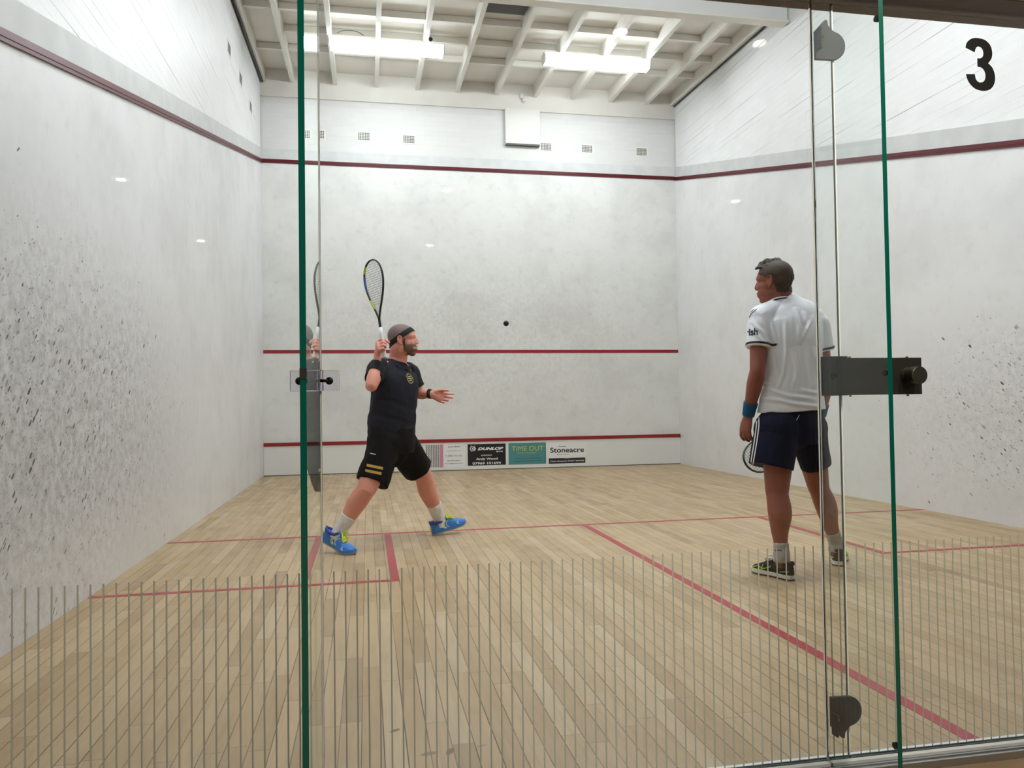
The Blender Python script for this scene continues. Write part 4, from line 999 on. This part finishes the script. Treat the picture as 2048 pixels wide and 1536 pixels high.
    tube(b, [C(a, c) for a, c, _, _ in S_], [(f, s) for _, _, f, s in S_], 30, ref=n_, sub=3, caps=None)
    tube(b, [C(1566, 612), C(1542, 622, 2.25), C(1520, 634, 2.24)], [(.058), (.062), (.066)], 16, sub=3); tube(b, [C(1572, 610), C(1598, 619, 2.27), C(1626, 634, 2.28)], [(.058), (.062), (.066)], 16, sub=3)
    slL = sL.lerp(elL, .53); slR = sR.lerp(elR, .50)
    tube(b, [sL+u_*.05+V((0, 0, .012)), sL+V((0, 0, .006)), sL.lerp(elL, .28), slL], [.062, .068, .072, .074], 20, sub=3, caps=None)
    tube(b, [sR-u_*.05+V((0, 0, .012)), sR+V((0, 0, .006)), sR.lerp(elR, .28), slR], [.062, .068, .072, .074], 20, sub=3, caps=None)
    sh = voxel(b, .0055, 4, .5); drape(sh, .005, 8, 1.0)
    CR = [[(1590, 620), (1597, 650), (1597, 684)], [(1624, 636), (1612, 660), (1600, 684)], [(1606, 628), (1612, 655)], [(1537, 636), (1551, 690), (1562, 752)], [(1570, 640), (1571, 700), (1566, 749), (1553, 782)],
          [(1612, 690), (1611, 730), (1615, 770)], [(1544, 650), (1548, 690)], [(1524, 776), (1546, 782), (1575, 792), (1626, 798)], [(1520, 798), (1560, 801), (1590, 808), (1645, 815)], [(1585, 700), (1592, 740), (1588, 770)],
          [(1626, 700), (1636, 740), (1630, 775)], [(1532, 740), (1524, 765), (1540, 775)], [(1600, 780), (1630, 786), (1645, 778)], [(1500, 640), (1512, 655), (1526, 668)], [(1497, 648), (1508, 664), (1522, 682)], [(1640, 660), (1630, 685)]]
    def seg(p, a, c):
        a, c = V(a), V(c); t = max(0, min(1, (p-a).dot(c-a)/(c-a).length_squared)); return (p-a-(c-a)*t).length
    def crease(p, n):
        if n.dot((p-CAM).normalized()) > .1: return 0
        q = topx(p); s = 0
        for ln in CR:
            d = min(seg(q, a, c) for a, c in zip(ln, ln[1:])); w_ = min(1, min((q-V(ln[0])).length, (q-V(ln[-1])).length)/16); s += w_*(.0075*math.exp(-(d/3.0)**2)-.0035*math.exp(-((d-7)/3.6)**2))
        return max(-.006, min(.012, s))
    disp(sh, crease)
    WSH = mat('white_jersey', (243, 246, 252), .55, sheen=.2)
    so = mk('shirt', sh, WSH, root, smooth=True)
    NV = mat('navy_trim', (24, 28, 44), .6)
    for s_, e_, sl in ((sL, elL, slL), (sR, elR, slR)):
        d = (e_-s_).normalized()
        mk('cuff_stripe', shell(sh, [(sl-d*.022, d), (sl-d*.010, -d)], .0025, near=(sl, .11), cond=lambda p, s_=s_, d=d: (p-s_-d*(p-s_).dot(d)).length < .10), NV, so, smooth=True)
    nb_ = (V((.0, .30, 1))).normalized(); cb = C(1562, 605); nk = lambda p: (p-cb-nb_*(p-cb).dot(nb_)).length < .092
    mk('collar', shell(body, [(cb-nb_*.020, nb_), (cb+nb_*.010, -nb_)], .010, near=(cb, .15), cond=nk), WSH, so, smooth=True)
    mk('collar_stripe', shell(body, [(cb-nb_*.004, nb_), (cb+nb_*.003, -nb_)], .0125, near=(cb, .15), cond=nk), NV, so, smooth=True)
    # lettering on the left sleeve
    vd = ray(1502, 665).normalized(); b = NB(); rr = _r; uu = _u
    o = at(1489, 673, 1.9)
    place_text(b, 'rish', 0, .0705, 0, .041, lambda x, z, l: o+rr*x+uu*(z+x*.10), bold=.03)
    bmesh.ops.subdivide_edges(b, edges=[e for e in b.edges if e.calc_length() > .01], cuts=2)
    stick(sh, b, vd, .0025); mk('sleeve_lettering', b, NV, so)
    # shoulder stripes
    b = NB()
    for dx in (0, 5.5): 
        for (p0, p1) in (((1490+dx, 636), (1496+dx, 624)), ((1496+dx, 624), (1508+dx, 614)),): quad_strip(b, at(*p0, 1.9), at(*p1, 1.9), .0052, 6, rr)
    stick(sh, b, vd, .0025); mk('shoulder_stripe', b, NV, so)
    # shorts
    b = NB()
    tube(b, [C(1583, 806), C(1583, 832), C(1584, 860), C(1585, 888)], [(.130, .182), (.142, .192), (.150, .196), (.13, .16)], 28, ref=n_, sub=3, caps=None)
    hemL = C(1541, 934, 2.20); hemR = C(1632, 932, 2.34)
    ell(b, hipL+V((-.01, 0, 0)), (.132, .135, .125)); ell(b, C(1588, 872), (.09, .11, .08)); tube(b, [hipL+V((0, 0, .03)), hipL.lerp(hemL, .5)+V((-.006, 0, 0)), hemL], [.122, .124, .124], 24, sub=3, caps=None)
    ell(b, hipR, (.115, .13, .12)); tube(b, [hipR+V((0, 0, .03)), hipR.lerp(hemR, .5), hemR], [.110, .102, .092], 24, sub=3, caps=None)
    ss = voxel(b, .006, 3, .5); drape(ss, .006, 8, 5.0)
    sso = mk('shorts', ss, mat('navy_shorts', (6, 9, 36), .75, spec=.2), root, smooth=True)
    vd = ray(1510, 880).normalized(); b = NB()
    for dx in (0, 5.0, 10.5):
        P_ = [(1509+dx*.8, 826), (1507+dx, 850), (1503+dx, 880), (1498+dx, 910), (1495+dx*.9, 934)]
        for a_, c_ in zip(P_, P_[1:]): quad_strip(b, at(*a_, 1.9), at(*c_, 1.9), .0062, 8, rr)
    stick(ss, b, vd, .0028)
    bad = [v for v in b.verts if v.co.y < 1.95]
    bmesh.ops.delete(b, geom=bad, context='VERTS')
    mk('side_stripe', b, MIDW, sso, label='three white side stripes')
    b = NB(); quad_strip(b, at(1603, 827, 1.9), at(1597, 838, 1.9), .004, 6, rr); stick(ss, b, vd, .003); mk('drawstring_end', b, MIDW, sso)
    # socks, shoes
    for k_, a_, f, m in ((kL, aL, .84, SOCKG), (kR, aR, .80, SOCKG)):
        b = NB(); tube(b, [k_.lerp(a_, f), k_.lerp(a_, .93), a_, a_+V((0, 0, -.05))], [.044, .043, .045, .048], 18, sub=3, caps=None); me = voxel(b, .004, 2, .5); drape(me, .003, 30)
        so_ = mk('sock', me, m, root, smooth=True)
        if f == .84:
            b = NB(); o = at(1548, 1102, 1.9); place_text(b, 'asics', 0, .040, 0, .010, lambda x, z, l: o+rr*x+uu*z, bold=.04); stick(me, b, ray(1555, 1100).normalized(), .0015); mk('sock_lettering', b, M_BLACK, so_)
    fL = V((-.32, .95, 0)).normalized()
    oL = V((aL.x+.014, aL.y, 0))-fL*.062
    shoe(root, V((oL.x, oL.y, .001)), fL, (0, 0, 1), .0, -1, BLKSHOE, (MIDW, GUM), MIDW, 'black', lab='black and lime shoe pointing left')
    fR = V((.60, .80, 0)).normalized(); oR = V((aR.x+.018, aR.y, 0))-fR*.062
    shoe(root, V((oR.x, oR.y, .001)), fR, (0, 0, 1), .0, 1, BLKSHOE, (MIDW, GUM), MIDW, 'black', lab='black shoe seen from behind')
    nr = (ray(1500, 900)*-1).normalized()
    racket(rb, rt, nr, 'dark squash racket hanging beside the shorts of the white shirted player', mat('racket_dark', (26, 28, 28), .35), [(.30, .42, mat('racket_green', (52, 84, 44), .4), 'green part of the frame'), (.56, .70, mat('racket_green', (52, 84, 44)), 'green part of the frame')])
person2()
# ball
bc = at(1012, 647, 3.4); b = NB(); ell(b, bc, (.0195,)*3, None, 24)
props(mk('squash_ball', b, mat('black_rubber', (12, 12, 12), .55), smooth=True), 'small black squash ball in flight above the red service line', 'ball')

# ------------------------------------------------------------------ light and view
w = bpy.data.worlds.new('world'); SC.world = w; w.use_nodes = True
w.node_tree.nodes['Background'].inputs[0].default_value = (.8, .85, .9, 1); w.node_tree.nodes['Background'].inputs[1].default_value = .15
SC.view_settings.view_transform = 'Standard'; SC.view_settings.look = 'None'; SC.view_settings.gamma = 1
SC.view_settings.exposure = 0.0
SC.view_settings.use_curve_mapping = False
SC.cycles.adaptive_threshold = .02; SC.cycles.max_bounces = 12; SC.cycles.transmission_bounces = 10; SC.cycles.diffuse_bounces = 4; SC.cycles.glossy_bounces = 4
SC.cycles.caustics_reflective = False; SC.cycles.caustics_refractive = False
